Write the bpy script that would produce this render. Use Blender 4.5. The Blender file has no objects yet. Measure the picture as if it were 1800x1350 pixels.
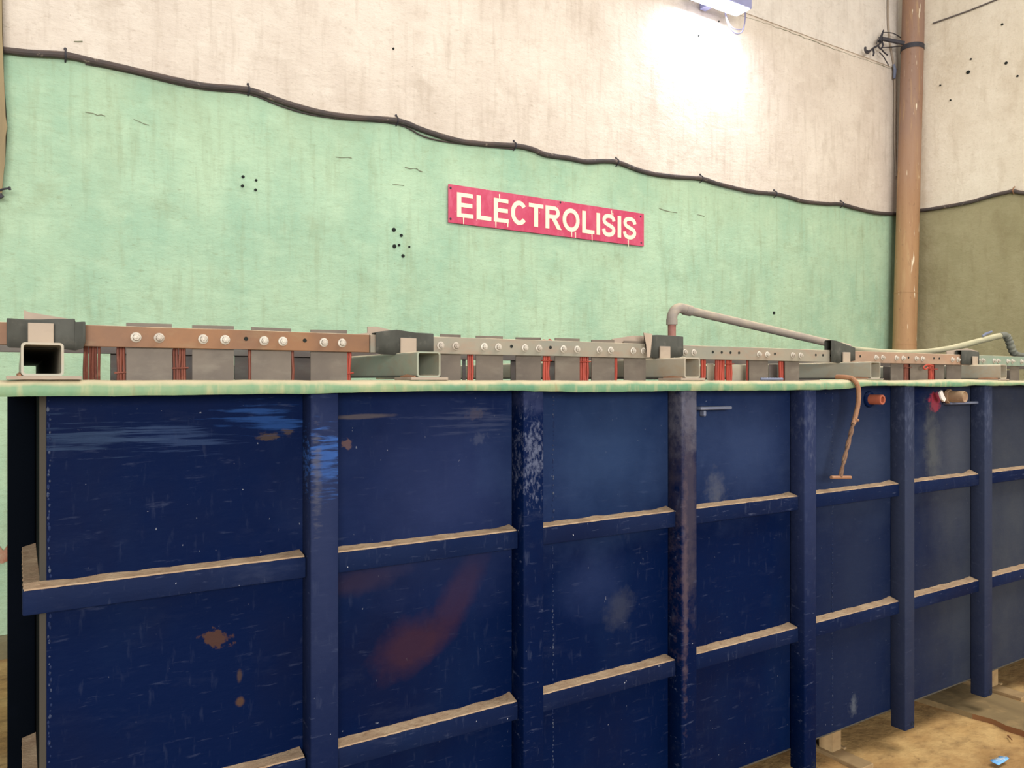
import bpy, bmesh, math, random
from mathutils import Vector, Matrix, noise
random.seed(7)
SC = bpy.context.scene
COL = SC.collection
PI = math.pi

# ------------------------------------------------------------------ camera
F, CX, HY = 1369.0, 900.0, 670.0          # focal length in pixels of an 1800x1350 frame, principal column, horizon row
YAW = math.radians(32.43)
CS, SN = math.cos(YAW), math.sin(YAW)
EYE = 1.6
cam_d = bpy.data.cameras.new('camera')
cam_d.sensor_width = 36.0
cam_d.lens = F / 1800 * 36
cam_d.shift_y = -5 / 1800
cam = bpy.data.objects.new('camera', cam_d)
cam.location = (0, 0, EYE)
cam.rotation_euler = (PI / 2, 0, -YAW)
COL.objects.link(cam)
SC.camera = cam

# ------------------------------------------------------------------ light and exposure
SC.view_settings.view_transform = 'Standard'
SC.view_settings.look = 'None'
SC.view_settings.gamma = 1
SC.view_settings.use_curve_mapping = False
SC.view_settings.exposure = 0.0
W = bpy.data.worlds.new('world')
SC.world = W
W.use_nodes = True
W.node_tree.nodes['Background'].inputs[0].default_value = (0.99, 0.99, 1.0, 1)
W.node_tree.nodes['Background'].inputs[1].default_value = 0.54


def area(name, loc, rot, sx, sy, power, col):
    d = bpy.data.lights.new(name, 'AREA')
    d.shape = 'RECTANGLE'
    d.size, d.size_y, d.energy, d.color = sx, sy, power, col
    o = bpy.data.objects.new(name, d)
    o.location, o.rotation_euler = loc, rot
    COL.objects.link(o)
    return o


area('roof_skylight', (1.4, 3.4, 8.0), (0, 0, 0), 6.0, 2.6, 110, (1.0, 0.975, 0.94))
area('aisle_skylight', (5.2, -0.4, 6.5), (math.radians(8), 0, 0), 5.0, 2.2, 420, (1.0, 0.95, 0.87))
area('left_fill', (-2.5, -8.5, 3.2), (math.radians(89), 0, math.radians(-20)), 6.0, 3.4, 1450, (1.0, 0.985, 0.96))  # added fill lamp behind the camera, brightens the lower wall


# ------------------------------------------------------------------ pixel helpers: a pixel and a known plane give a world point
def ray(px, py):
    a, b = (px - CX) / F, (HY - py) / F
    return Vector((SN + a * CS, CS - a * SN, b))


def at(px, py, Y):
    r = ray(px, py)
    t = Y / r.y
    return Vector((r.x * t, Y, EYE + r.z * t))


def at_x(px, py, X):
    r = ray(px, py)
    t = X / r.x
    return Vector((X, r.y * t, EYE + r.z * t))


def at_z(px, py, z):
    r = ray(px, py)
    t = (z - EYE) / r.z
    return Vector((r.x * t, r.y * t, z))


def X_at(px, Y):
    return at(px, HY, Y).x


# ------------------------------------------------------------------ mesh helpers
WORLD = {}


def finish(bm, flat=False):
    bmesh.ops.remove_doubles(bm, verts=bm.verts, dist=1e-6)
    bmesh.ops.recalc_face_normals(bm, faces=bm.faces)
    for f in bm.faces:
        f.smooth = not flat
    for e in bm.edges:
        if len(e.link_faces) == 2 and e.calc_face_angle(0) > 0.6:
            e.smooth = False
    return bm


def obj(name, bm, mats, parent=None, origin=None, keep=False):
    if not keep:
        finish(bm)
    if origin is None:
        xs = [v.co for v in bm.verts]
        lo = [min(c[i] for c in xs) for i in range(3)]
        hi = [max(c[i] for c in xs) for i in range(3)]
        origin = Vector(((lo[0] + hi[0]) / 2, (lo[1] + hi[1]) / 2, lo[2]))
    origin = Vector(origin)
    for v in bm.verts:
        v.co -= origin
    me = bpy.data.meshes.new(name)
    bm.to_mesh(me)
    bm.free()
    for m in (mats if isinstance(mats, (list, tuple)) else [mats]):
        me.materials.append(m)
    o = bpy.data.objects.new(name, me)
    COL.objects.link(o)
    if parent is not None:
        o.parent = parent
        o.location = origin - WORLD[parent.name]
    else:
        o.location = origin
    WORLD[o.name] = origin
    return o


def empty(name, loc):
    o = bpy.data.objects.new(name, None)
    o.empty_display_size = 0.1
    o.location = loc
    COL.objects.link(o)
    WORLD[o.name] = Vector(loc)
    return o


def tag(o, label=None, cat=None, group=None, kind=None):
    if label: o['label'] = label
    if cat: o['category'] = cat
    if group: o['group'] = group
    if kind: o['kind'] = kind
    return o


def part_copy(src, parent, world_origin):
    c = src.copy()
    COL.objects.link(c)
    c.parent = parent
    c.location = Vector(world_origin) - WORLD[parent.name]
    WORLD[c.name] = Vector(world_origin)
    return c


def box(bm, x0, x1, y0, y1, z0, z1, bev=0.0, seg=1):
    vs = [bm.verts.new((x, y, z)) for x in (x0, x1) for y in (y0, y1) for z in (z0, z1)]
    fs = [(0, 1, 3, 2), (4, 6, 7, 5), (0, 4, 5, 1), (2, 3, 7, 6), (0, 2, 6, 4), (1, 5, 7, 3)]
    faces = [bm.faces.new([vs[i] for i in f]) for f in fs]
    if bev:
        es = list({e for f in faces for e in f.edges})
        bmesh.ops.bevel(bm, geom=es, offset=bev, segments=seg, affect='EDGES', profile=0.5)
    return vs


def ring_frames(pts):
    pts = [Vector(p) for p in pts]
    n = len(pts)
    T = []
    for i in range(n):
        t = pts[min(i + 1, n - 1)] - pts[max(i - 1, 0)]
        T.append(t.normalized())
    up = Vector((0, 0, 1)) if abs(T[0].z) < 0.9 else Vector((1, 0, 0))
    N = (up - T[0] * up.dot(T[0])).normalized()
    out = []
    for i in range(n):
        N = (N - T[i] * N.dot(T[i]))
        N.normalize()
        out.append((pts[i], N.copy(), T[i].cross(N)))
    return out


def tube(bm, pts, r, n=10, caps=True, flat=1.0):
    fr = ring_frames(pts)
    rings = []
    for i, (p, a, b) in enumerate(fr):
        rr = r[i] if isinstance(r, (list, tuple)) else r
        rings.append([bm.verts.new(p + a * math.cos(2 * PI * k / n) * rr * flat + b * math.sin(2 * PI * k / n) * rr) for k in range(n)])
    for i in range(len(rings) - 1):
        for k in range(n):
            bm.faces.new((rings[i][k], rings[i][(k + 1) % n], rings[i + 1][(k + 1) % n], rings[i + 1][k]))
    if caps:
        bm.faces.new(rings[0][::-1])
        bm.faces.new(rings[-1])
    return rings


def smooth_path(pts, k=4):
    pts = [Vector(p) for p in pts]
    out = []
    for i in range(len(pts) - 1):
        p0, p1, p2, p3 = pts[max(i - 1, 0)], pts[i], pts[i + 1], pts[min(i + 2, len(pts) - 1)]
        for j in range(k):
            t = j / k
            out.append(0.5 * ((2 * p1) + (p2 - p0) * t + (2 * p0 - 5 * p1 + 4 * p2 - p3) * t * t + (3 * p1 - p0 - 3 * p2 + p3) * t ** 3))
    out.append(pts[-1])
    return out


def lathe_y(bm, c, prof, n=14):
    """profile of (radius, y offset) revolved about the Y axis through c"""
    rings = []
    for r, y in prof:
        if r < 1e-6:
            rings.append([bm.verts.new((c[0], c[1] + y, c[2]))])
        else:
            rings.append([bm.verts.new((c[0] + r * math.cos(2 * PI * k / n), c[1] + y, c[2] + r * math.sin(2 * PI * k / n))) for k in range(n)])
    for a, b in zip(rings, rings[1:]):
        for k in range(n):
            if len(a) == 1 and len(b) == 1: continue
            if len(a) == 1: bm.faces.new((a[0], b[k], b[(k + 1) % n]))
            elif len(b) == 1: bm.faces.new((a[k], a[(k + 1) % n], b[0]))
            else: bm.faces.new((a[k], a[(k + 1) % n], b[(k + 1) % n], b[k]))


def prism_y(bm, poly, y0, y1):
    """polygon of (x, z) extruded between two Y values"""
    a = [bm.verts.new((x, y0, z)) for x, z in poly]
    b = [bm.verts.new((x, y1, z)) for x, z in poly]
    n = len(poly)
    f1 = bm.faces.new(a)
    f2 = bm.faces.new(b[::-1])
    for i in range(n):
        bm.faces.new((a[i], b[i], b[(i + 1) % n], a[(i + 1) % n]))
    bmesh.ops.triangulate(bm, faces=[f1, f2])


def sweep(bm, path, sections, caps=True):
    """path: list of frames (origin, u, v); sections: list of closed lists of (u, v)"""
    rings = []
    for (o, u, v), s in zip(path, sections):
        rings.append([bm.verts.new(Vector(o) + Vector(u) * a + Vector(v) * b) for a, b in s])
    n = len(rings[0])
    for A, B in zip(rings, rings[1:]):
        for k in range(n):
            bm.faces.new((A[k], A[(k + 1) % n], B[(k + 1) % n], B[k]))
    if caps:
        bm.faces.new(rings[0][::-1])
        bm.faces.new(rings[-1])


def interp(tab, x):
    if x <= tab[0][0]: return tab[0][1]
    for (a, b), (c, d) in zip(tab, tab[1:]):
        if x <= c: return b + (d - b) * (x - a) / (c - a)
    return tab[-1][1]


def nz(x, y=0, z=0):
    return noise.noise(Vector((x, y, z)))


# ------------------------------------------------------------------ materials
def lin(c):
    return tuple((v / 255 / 12.92) if v / 255 <= 0.04045 else ((v / 255 + 0.055) / 1.055) ** 2.4 for v in c) + (1,)


class G:
    """small node-graph builder around one principled material"""
    def __init__(self, name, base, rough=0.8, metal=0.0, spec=0.4, coord='Object', jitter=True):
        self.m = bpy.data.materials.new(name)
        self.m.use_nodes = True
        self.t = self.m.node_tree
        self.b = self.t.nodes['Principled BSDF']
        self.b.inputs['Metallic'].default_value = metal
        self.b.inputs['Specular IOR Level'].default_value = spec
        self.b.inputs['Roughness'].default_value = rough
        tc = self.n('ShaderNodeTexCoord')
        self.raw = tc.outputs[coord]
        self.co = self.raw
        if jitter:
            oi = self.n('ShaderNodeObjectInfo')
            mul = self.n('ShaderNodeMath', operation='MULTIPLY'); mul.inputs[1].default_value = 37.0
            self.l(oi.outputs['Random'], mul.inputs[0])
            add = self.n('ShaderNodeVectorMath', operation='ADD')
            self.l(self.raw, add.inputs[0]); self.l(mul.outputs[0], add.inputs[1])
            self.co = add.outputs[0]
        rgb = self.n('ShaderNodeRGB'); rgb.outputs[0].default_value = base
        self.c = rgb.outputs[0]
        self.h = None

    def n(self, kind, **kw):
        nd = self.t.nodes.new(kind)
        for k, v in kw.items(): setattr(nd, k, v)
        return nd

    def l(self, a, b): self.t.links.new(a, b)

    def noise(self, scale, detail=4, stretch=(1, 1, 1), rough=0.55, dist=0.0, raw=False):
        mp = self.n('ShaderNodeMapping'); mp.inputs['Scale'].default_value = stretch
        self.l(self.raw if raw else self.co, mp.inputs[0])
        nd = self.n('ShaderNodeTexNoise')
        nd.inputs['Scale'].default_value = scale; nd.inputs['Detail'].default_value = detail
        nd.inputs['Roughness'].default_value = rough; nd.inputs['Distortion'].default_value = dist
        self.l(mp.outputs[0], nd.inputs['Vector'])
        return nd.outputs[0]

    def rng(self, v, lo, hi, a=0.0, b=1.0):
        r = self.n('ShaderNodeMapRange')
        for i, x in enumerate((lo, hi, a, b)): r.inputs[i + 1].default_value = x
        self.l(v, r.inputs[0])
        return r.outputs[0]

    def math(self, op, a, b=None):
        m = self.n('ShaderNodeMath', operation=op)
        for i, x in enumerate((a, b)):
            if x is None: continue
            if isinstance(x, (int, float)): m.inputs[i].default_value = x
            else: self.l(x, m.inputs[i])
        return m.outputs[0]

    def mix(self, fac, col):
        mx = self.n('ShaderNodeMix', data_type='RGBA')
        if isinstance(fac, (int, float)): mx.inputs[0].default_value = fac
        else: self.l(fac, mx.inputs[0])
        self.l(self.c, mx.inputs[6])
        if isinstance(col, tuple): mx.inputs[7].default_value = col
        else: self.l(col, mx.inputs[7])
        self.c = mx.outputs[2]
        return self

    def patch(self, scale, lo, hi, col, amt=1.0, stretch=(1, 1, 1), detail=5, rough=0.6, dist=0.0):
        return self.mix(self.rng(self.noise(scale, detail, stretch, rough, dist), lo, hi, 0, amt), col)

    def up_dust(self, col, lo=0.35, hi=0.9, amt=1.0, nscale=14):
        g = self.n('ShaderNodeNewGeometry')
        s = self.n('ShaderNodeSeparateXYZ'); self.l(g.outputs['Normal'], s.inputs[0])
        nn = self.rng(self.noise(nscale, 4), 0.3, 0.7, -0.25, 0.25)
        return self.mix(self.rng(self.math('ADD', s.outputs[2], nn), lo, hi, 0, amt), col)

    def spot(self, c, size, rot, col, amt=1.0, edge=0.25, nscale=20, namp=0.7, st=(1, 1, 1), thr=1.0):
        """one wear mark or painted haze patch: an ellipse in the X-Z plane with a ragged rim"""
        sb = self.n('ShaderNodeVectorMath', operation='SUBTRACT')
        self.l(self.raw, sb.inputs[0]); sb.inputs[1].default_value = (c[0], 0, c[1])
        mp = self.n('ShaderNodeMapping')
        mp.inputs['Rotation'].default_value = (0, rot, 0)
        self.l(sb.outputs[0], mp.inputs[0])
        sc = self.n('ShaderNodeVectorMath', operation='MULTIPLY')
        self.l(mp.outputs[0], sc.inputs[0]); sc.inputs[1].default_value = (1 / size[0], 0, 1 / size[1])
        ln = self.n('ShaderNodeVectorMath', operation='LENGTH'); self.l(sc.outputs[0], ln.inputs[0])
        nn = self.rng(self.noise(nscale, 6, st, 0.65, raw=True), 0.25, 0.75, -namp / 2, namp / 2)
        d = self.math('ADD', ln.outputs['Value'], nn)
        return self.mix(self.rng(d, thr - edge, thr + edge, amt, 0), col)

    def bump(self, v, strength=0.3, dist=0.01):
        b = self.n('ShaderNodeBump')
        b.inputs['Strength'].default_value = strength; b.inputs['Distance'].default_value = dist
        self.l(v, b.inputs['Height'])
        if self.h is not None: self.l(self.h, b.inputs['Normal'])
        self.h = b.outputs[0]
        return self

    def done(self):
        self.l(self.c, self.b.inputs['Base Color'])
        if self.h is not None: self.l(self.h, self.b.inputs['Normal'])
        return self.m


def wall_mat(name, base, light, dark, stain, amt=1.0):
    g = G(name, base, 0.85, spec=0.25, jitter=False)
    g.patch(0.9, 0.35, 0.68, light, 0.75)
    g.patch(1.7, 0.42, 0.7, dark, 0.8 * amt, (1, 1, 0.6), 8, 0.62)
    g.patch(5.0, 0.5, 0.72, light, 0.5, (1, 1, 1.6))
    g.patch(7.0, 0.52, 0.78, stain, 0.55 * amt, (2.2, 1, 0.25), 7)
    g.patch(3.2, 0.55, 0.74, stain, 0.5 * amt, (1, 1, 1), 9, 0.68)
    g.patch(26, 0.57, 0.74, stain, 0.45 * amt, (0.6, 1, 1.3), 7)
    g.patch(12, 0.64, 0.70, lin((112, 108, 84)), 0.45 * amt, (0.6, 1, 1.8), 9, 0.72)
    g.patch(1.1, 0.55, 0.7, stain, 0.35 * amt, (1.2, 1, 0.7), 10, 0.7)
    g.patch(46, 0.72, 0.76, lin((80, 76, 62)), 0.6 * amt, (1, 1, 1), 3)
    g.patch(60, 0.56, 0.72, stain, 0.35 * amt, (0.5, 1, 1.6), 6)
    g.bump(g.noise(3.2, 8, (0.8, 1, 1.6), 0.65), 0.6, 0.03)
    g.bump(g.noise(22, 8, (0.75, 1, 1.3), 0.7), 0.5, 0.009)
    return g.done()


M = {}
M['green'] = wall_mat('green_wall_paint', lin((164, 189, 158)), lin((182, 206, 174)), lin((142, 178, 152)), lin((142, 152, 118)))
M['cream'] = wall_mat('cream_wall_paint', lin((208, 195, 180)), lin((222, 211, 196)), lin((192, 177, 162)), lin((166, 150, 132)), 0.95)
M['cream2'] = wall_mat('upper_wall_paint', lin((214, 203, 190)), lin((226, 218, 206)), lin((198, 188, 176)), lin((170, 158, 144)), 0.8)
M['creamR'] = wall_mat('side_wall_paint', lin((214, 202, 182)), lin((226, 216, 198)), lin((200, 186, 164)), lin((172, 152, 126)), 0.8)
M['olive'] = wall_mat('olive_wall_paint', lin((148, 139, 106)), lin((160, 152, 120)), lin((134, 127, 94)), lin((124, 112, 82)))
M['crack'] = G('crack_line', lin((126, 126, 104)), 0.95).done()  # dark line colour for the cracks and the plaster joint
M['hole'] = G('drill_hole', lin((26, 30, 26)), 0.95).done()

g = G('rough_plinth', lin((120, 112, 84)), 0.95)
g.patch(3, 0.4, 0.7, lin((96, 92, 70))).bump(g.noise(12, 6), 0.6, 0.02)
M['plinth'] = g.done()
g = G('broken_brick', lin((158, 104, 82)), 0.95)
g.patch(8, 0.4, 0.65, lin((176, 150, 126))).bump(g.noise(25, 6), 0.6, 0.01)
M['brick'] = g.done()

g = G('packed_dirt_floor', lin((176, 140, 88)), 0.9, jitter=False)
g.patch(1.2, 0.35, 0.65, lin((140, 104, 62)))
g.patch(4, 0.45, 0.7, lin((206, 174, 118)), 0.7)
g.patch(9, 0.5, 0.75, lin((104, 78, 48)), 0.6, (1, 2, 1))
g.patch(40, 0.6, 0.75, lin((90, 68, 44)), 0.5)
g.bump(g.noise(5, 8), 0.5, 0.03).bump(g.noise(45, 6), 0.4, 0.006)
M['dirt'] = g.done()

NAVY = lin((1, 17, 52))


def navy(name, spots=(), wear=1.0, base=NAVY):
    g = G(name, base, 0.6, spec=0.05, jitter=not spots)
    g.patch(1.1, 0.35, 0.7, lin((0, 14, 48)), 0.85)
    g.patch(2.3, 0.48, 0.72, lin((13, 18, 42)), 0.5)
    g.patch(3.4, 0.5, 0.74, lin((10, 28, 60)), 0.5, (1, 1, 0.6))
    g.patch(9, 0.56, 0.78, lin((50, 57, 80)), 0.38 * wear, (0.5, 1, 1.6), 8, 0.7)
    g.patch(40, 0.62, 0.72, lin((84, 92, 116)), 0.32 * wear, (0.35, 1, 2.0), 6)
    g.patch(34, 0.6, 0.74, lin((78, 86, 108)), 0.2 * wear, (1.8, 1, 0.4), 7)
    g.patch(90, 0.755, 0.79, lin((170, 172, 180)), 0.8 * wear, (1, 1, 0.7), 2)
    for s in spots: g.spot(*s[:4], **s[4])
    g.bump(g.noise(2.0, 3), 0.3, 0.02).bump(g.noise(40, 5, (0.6, 1, 1.4)), 0.3, 0.004)
    return g.done()


# ------------------------------------------------------------------ main dimensions
YW, XR, ZT = 5.4, 8.9, 8.5            # back wall, right wall, wall height
TX0, TX1, TY0, TY1 = 0.042, 6.55, 1.985, 4.55
TZ0, TZ1 = 0.167, 1.585
PO = (3.25, 1.99, 0.167)              # origin of the front plate


def pp(px, py, Y=TY0):
    p = at(px, py, Y)
    return (p.x - PO[0], p.z - PO[2])


RUST, BROWN = lin((136, 92, 58)), lin((112, 62, 58))
GREYB = lin((120, 118, 128))
SP = []


def sp(px, py, w, h, rot, col, **k): SP.append((pp(px, py), (w, h), rot, col, k))


sp(379, 1122, 0.036, 0.022, -0.55, lin((70, 48, 36)), amt=0.8, edge=0.08, namp=1.5, nscale=26)
sp(421, 1188, 0.006, 0.014, 0, lin((66, 52, 44)), amt=0.7, edge=0.3)
sp(422, 1233, 0.009, 0.011, 0, lin((74, 54, 40)), amt=0.8, edge=0.3)
sp(806, 1050, 0.045, 0.14, -0.55, lin((40, 26, 46)), amt=0.85, edge=0.4, nscale=9)
sp(720, 1135, 0.10, 0.06, 0.45, lin((46, 28, 42)), amt=0.85, edge=0.4, nscale=9)
sp(640, 1018, 0.1, 0.03, 0.1, lin((42, 32, 48)), amt=0.7, edge=0.5)
sp(470, 768, 0.022, 0.010, 0, lin((66, 54, 44)), amt=0.75, edge=0.3, namp=2.2, nscale=60, st=(0.5, 1, 1.4))
sp(505, 758, 0.012, 0.011, 0, lin((62, 52, 48)), amt=0.75, edge=0.3, namp=2.2, nscale=60, st=(0.5, 1, 1.4))
sp(470, 735, 0.11, 0.035, -0.1, lin((30, 60, 110)), amt=0.75, edge=0.35, nscale=45, namp=3.0, st=(0.12, 1, 2.2), thr=0.6)
sp(300, 765, 0.14, 0.04, -0.05, lin((44, 60, 92)), amt=0.6, edge=0.35, nscale=45, namp=3.2, st=(0.10, 1, 2.4), thr=0.4)
sp(170, 770, 0.12, 0.04, -0.05, lin((46, 62, 88)), amt=0.6, edge=0.35, nscale=45, namp=3.2, st=(0.10, 1, 2.4), thr=0.4)
sp(840, 740, 0.16, 0.05, 0, lin((60, 66, 86)), amt=0.6, edge=0.35, nscale=45, namp=3.2, st=(0.12, 1, 2.2), thr=0.3)
sp(640, 732, 0.078, 0.006, 0.02, lin((80, 72, 68)), amt=0.75, edge=0.3, namp=0.5)
sp(836, 728, 0.023, 0.014, 0.2, lin((72, 66, 70)), amt=0.6, edge=0.35, namp=2.2, nscale=50)
sp(610, 781, 0.016, 0.012, 0.5, lin((96, 72, 60)), amt=0.8, edge=0.2, namp=2.0, nscale=60)
sp(842, 772, 0.022, 0.012, 0.2, lin((74, 78, 92)), amt=0.6, edge=0.4, namp=2.4, nscale=60)
sp(1258, 860, 0.035, 0.05, 0.2, lin((96, 94, 90)), amt=0.5, edge=0.6, namp=1.6, nscale=30)
sp(1644, 706, 0.05, 0.045, 0, lin((160, 42, 60)), amt=0.9, edge=0.18, namp=1.2, nscale=26)
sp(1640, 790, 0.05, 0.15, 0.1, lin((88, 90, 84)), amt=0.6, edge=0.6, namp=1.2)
sp(1680, 800, 0.2, 0.3, 0, lin((66, 70, 80)), amt=0.85, edge=0.8, nscale=5)  # pale haze at the upper right, painted into the plate colour
sp(1690, 1080, 0.35, 0.5, 0, lin((50, 54, 62)), amt=0.8, edge=0.9, nscale=4)  # painted haze, lower right
sp(1510, 1000, 0.3, 0.7, 0, lin((34, 42, 62)), amt=0.7, edge=0.9, nscale=4)  # painted haze, right of the middle
sp(1790, 900, 0.4, 0.9, 0, lin((62, 66, 72)), amt=0.8, edge=0.9, nscale=4)  # painted haze, far right
sp(1090, 1070, 0.05, 0.05, 0, lin((54, 58, 72)), amt=0.5, edge=0.6, namp=1.5)
sp(1040, 1020, 0.1, 0.09, 0.3, lin((34, 46, 80)), amt=0.5, edge=0.7, nscale=14)
sp(1500, 1240, 0.02, 0.03, 0, lin((92, 98, 106)), amt=0.5, edge=0.6, namp=1.8, nscale=40)
sp(800, 860, 0.3, 0.22, 0, lin((36, 46, 80)), amt=0.7, edge=0.8, nscale=5)  # lighter upper plate, light fall-off painted in as a film
sp(1080, 790, 0.3, 0.2, 0, lin((42, 60, 92)), amt=0.7, edge=0.8, nscale=5)  # same painted lightening, next bay
sp(1310, 780, 0.3, 0.18, 0, lin((46, 60, 92)), amt=0.7, edge=0.8, nscale=5)  # painted lightening near the top
sp(1520, 800, 0.3, 0.2, 0, lin((50, 60, 82)), amt=0.7, edge=0.8, nscale=5)  # painted lightening and haze near the top
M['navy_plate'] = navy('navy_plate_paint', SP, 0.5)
M['navy'] = navy('navy_steel_paint', (), 1.0)
M['navy_rib'] = navy('navy_rib_paint', [((0, 1.2), (0.2, 0.5), 0, lin((44, 52, 80)), dict(amt=0.75, edge=0.8, nscale=6)), ((0, 1.35), (0.05, 0.2), 0, lin((78, 84, 104)), dict(amt=0.5, edge=0.6, nscale=48, namp=2.8, st=(1.6, 1, 0.5), thr=0.1))], 1.3)  # large spot paints the lighter upper rib into the colour
M['navy_rib_haze'] = navy('navy_rib_paint_haze', [((0, 0.9), (0.4, 1.1), 0, lin((50, 56, 74)), dict(amt=0.8, edge=0.8, nscale=5)), ((0, 1.35), (0.05, 0.2), 0, lin((78, 84, 104)), dict(amt=0.5, edge=0.6, nscale=48, namp=2.8, st=(1.6, 1, 0.5), thr=0.1))], 1.3)  # full-height grey spot paints haze over the right-hand ribs
M['navy_rail'] = navy('navy_rail_paint', (), 1.2, lin((22, 33, 62)))
M['navy_rib_scraped'] = navy('navy_rib_paint_scraped', [
    ((0, 1.305), (0.045, 0.072), 0, lin((56, 106, 184)), dict(amt=0.85, edge=0.4, nscale=55, namp=2.6, st=(0.22, 1, 2.0), thr=0.75)),
    ((-0.02, 1.26), (0.012, 0.11), 0, lin((104, 100, 96)), dict(amt=0.7, edge=0.5, nscale=60, namp=2.4, st=(0.4, 1, 1.6), thr=0.7)),
    ((0.0, 1.1), (0.1, 0.45), 0, lin((38, 46, 74)), dict(amt=0.75, edge=0.8, nscale=8))], 1.2)  # last spot paints in the lighter upper part of the rib
M['navy_rib_dusty'] = navy('navy_rib_paint_dusty', [
    ((0, 1.28), (0.05, 0.12), 0, lin((96, 102, 122)), dict(amt=0.6, edge=0.5, nscale=80, namp=3.0, st=(1.2, 1, 0.7), thr=0.4)),
    ((0, 1.47), (0.05, 0.05), 0, lin((52, 58, 86)), dict(amt=0.5, edge=0.5, nscale=30, namp=1.5))], 1.2)
M['navy_rib_rusty'] = navy('navy_rib_paint_rusty', [
    ((0, 1.4), (0.05, 0.12), 0, lin((100, 98, 106)), dict(amt=0.6, edge=0.5, nscale=30, namp=1.5)),
    ((0.0, 1.08), (0.035, 0.3), 0.03, lin((62, 56, 64)), dict(amt=0.65, edge=0.4, nscale=16, namp=1.2)),
    ((-0.02, 0.8), (0.012, 0.3), 0, lin((94, 78, 80)), dict(amt=0.45, edge=0.5, nscale=40, namp=1.5))], 1.5)
g = G('shaded_navy_end', lin((3, 6, 12)), 0.8, spec=0.03)  # tank end lies in shade, its darkness put into the colour
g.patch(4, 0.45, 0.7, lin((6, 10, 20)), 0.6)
M['end_shade'] = g.done()
g = G('dusty_corner_steel', lin((66, 60, 50)), 0.9)
g.patch(8, 0.4, 0.7, lin((60, 58, 54)), 0.8, (1, 1, 0.4))
M['dusty_steel'] = g.done()
g = G('tan_dust', lin((150, 126, 102)), 1.0, spec=0.05)
g.patch(20, 0.4, 0.7, lin((180, 158, 130)), 0.7)
g.patch(45, 0.55, 0.75, lin((118, 92, 70)), 0.7)
g.bump(g.noise(90, 5), 0.5, 0.004)
M['dust'] = g.done()

g = G('green_fibreglass_lip', lin((106, 140, 108)), 0.6, spec=0.3)
g.patch(2.2, 0.4, 0.65, lin((82, 128, 100)), 0.9, (1, 1, 1))
g.patch(5, 0.45, 0.7, lin((146, 154, 112)), 0.7, (1.6, 1, 0.4))
g.patch(25, 0.52, 0.7, lin((166, 160, 122)), 0.55, (1.6, 1, 0.25))
g.patch(12, 0.62, 0.74, lin((136, 108, 76)), 0.6, (2, 1, 0.4))
g.up_dust(lin((182, 168, 136)), 0.2, 0.8, 0.95)
g.bump(g.noise(9, 4), 0.4, 0.01).bump(g.noise(60, 4), 0.3, 0.003)
M['lip'] = g.done()


def metal_mat(name, base, c2, c3, rough=0.6, metal=0.35, dust=None, sx=(1, 1, 1)):
    g = G(name, base, rough, metal, 0.4)
    g.patch(5, 0.38, 0.66, c2, 0.8, sx)
    g.patch(16, 0.5, 0.74, c3, 0.6, (sx[0] * 0.6, 1, 1.6))
    if dust: g.up_dust(dust, 0.4, 0.9, 0.95)
    g.bump(g.noise(50, 5), 0.25, 0.002)
    return g.done()


DUSTC = lin((206, 190, 160))
M['bar_copper'] = metal_mat('tarnished_copper_bar', lin((132, 95, 66)), lin((106, 80, 64)), lin((138, 120, 90)), 0.6, 0.25, DUSTC)
M['bar_grey'] = metal_mat('grey_green_bar', lin((146, 136, 118)), lin((128, 128, 116)), lin((150, 120, 100)), 0.6, 0.2, DUSTC)
M['bar_rust'] = metal_mat('brown_copper_bar', lin((160, 128, 104)), lin((142, 122, 106)), lin((164, 142, 120)), 0.6, 0.2, DUSTC)
M['bar_teal'] = metal_mat('teal_patina_bar', lin((126, 146, 128)), lin((140, 138, 120)), lin((112, 138, 130)), 0.6, 0.2, DUSTC)
M['plate'] = metal_mat('grey_brown_hanging_plate', lin((112, 101, 89)), lin((92, 83, 75)), lin((128, 119, 105)), 0.6, 0.2)
M['plate_pale'] = metal_mat('pale_hanging_plate', lin((176, 166, 142)), lin((160, 152, 136)), lin((150, 132, 112)), 0.6, 0.1)
M['plate_dark'] = metal_mat('dark_hanging_plate', lin((100, 88, 80)), lin((84, 82, 82)), lin((110, 112, 104)), 0.6, 0.2)
M['beam'] = metal_mat('galvanised_box_beam', lin((164, 154, 136)), lin((150, 152, 138)), lin((160, 138, 112)), 0.6, 0.15, lin((214, 200, 170)))
M['beam_teal'] = metal_mat('greenish_galvanised_beam', lin((140, 150, 132)), lin((160, 152, 134)), lin((150, 130, 108)), 0.6, 0.15, lin((214, 200, 170)))
M['bracket'] = metal_mat('dusty_bracket_steel', lin((160, 144, 126)), lin((148, 134, 120)), lin((132, 116, 100)), 0.7, 0.1)
g = G('charcoal_rubber', lin((62, 62, 56)), 0.8, spec=0.2)
g.patch(6, 0.4, 0.7, lin((88, 88, 82)), 0.7, (1, 1, 0.5)).patch(30, 0.55, 0.75, lin((112, 108, 98)), 0.4)
g.bump(g.noise(8, 4), 0.3, 0.01)
M['rubber'] = g.done()
g = G('tan_board', lin((164, 146, 128)), 0.9)
g.patch(7, 0.4, 0.7, lin((140, 124, 110)), 0.7)
M['board'] = g.done()
M['bolt'] = metal_mat('whitened_bolt', lin((190, 182, 168)), lin((172, 162, 148)), lin((136, 118, 102)), 0.5, 0.2)
g = G('copper_wire', lin((122, 66, 48)), 0.6, 0.2)
g.patch(14, 0.45, 0.7, lin((92, 54, 46)), 0.8, (1, 1, 0.3)).patch(40, 0.55, 0.7, lin((160, 104, 82)), 0.5)
M['copper'] = g.done()
g = G('red_brown_wire', lin((164, 66, 48)), 0.6, 0.15)
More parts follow.
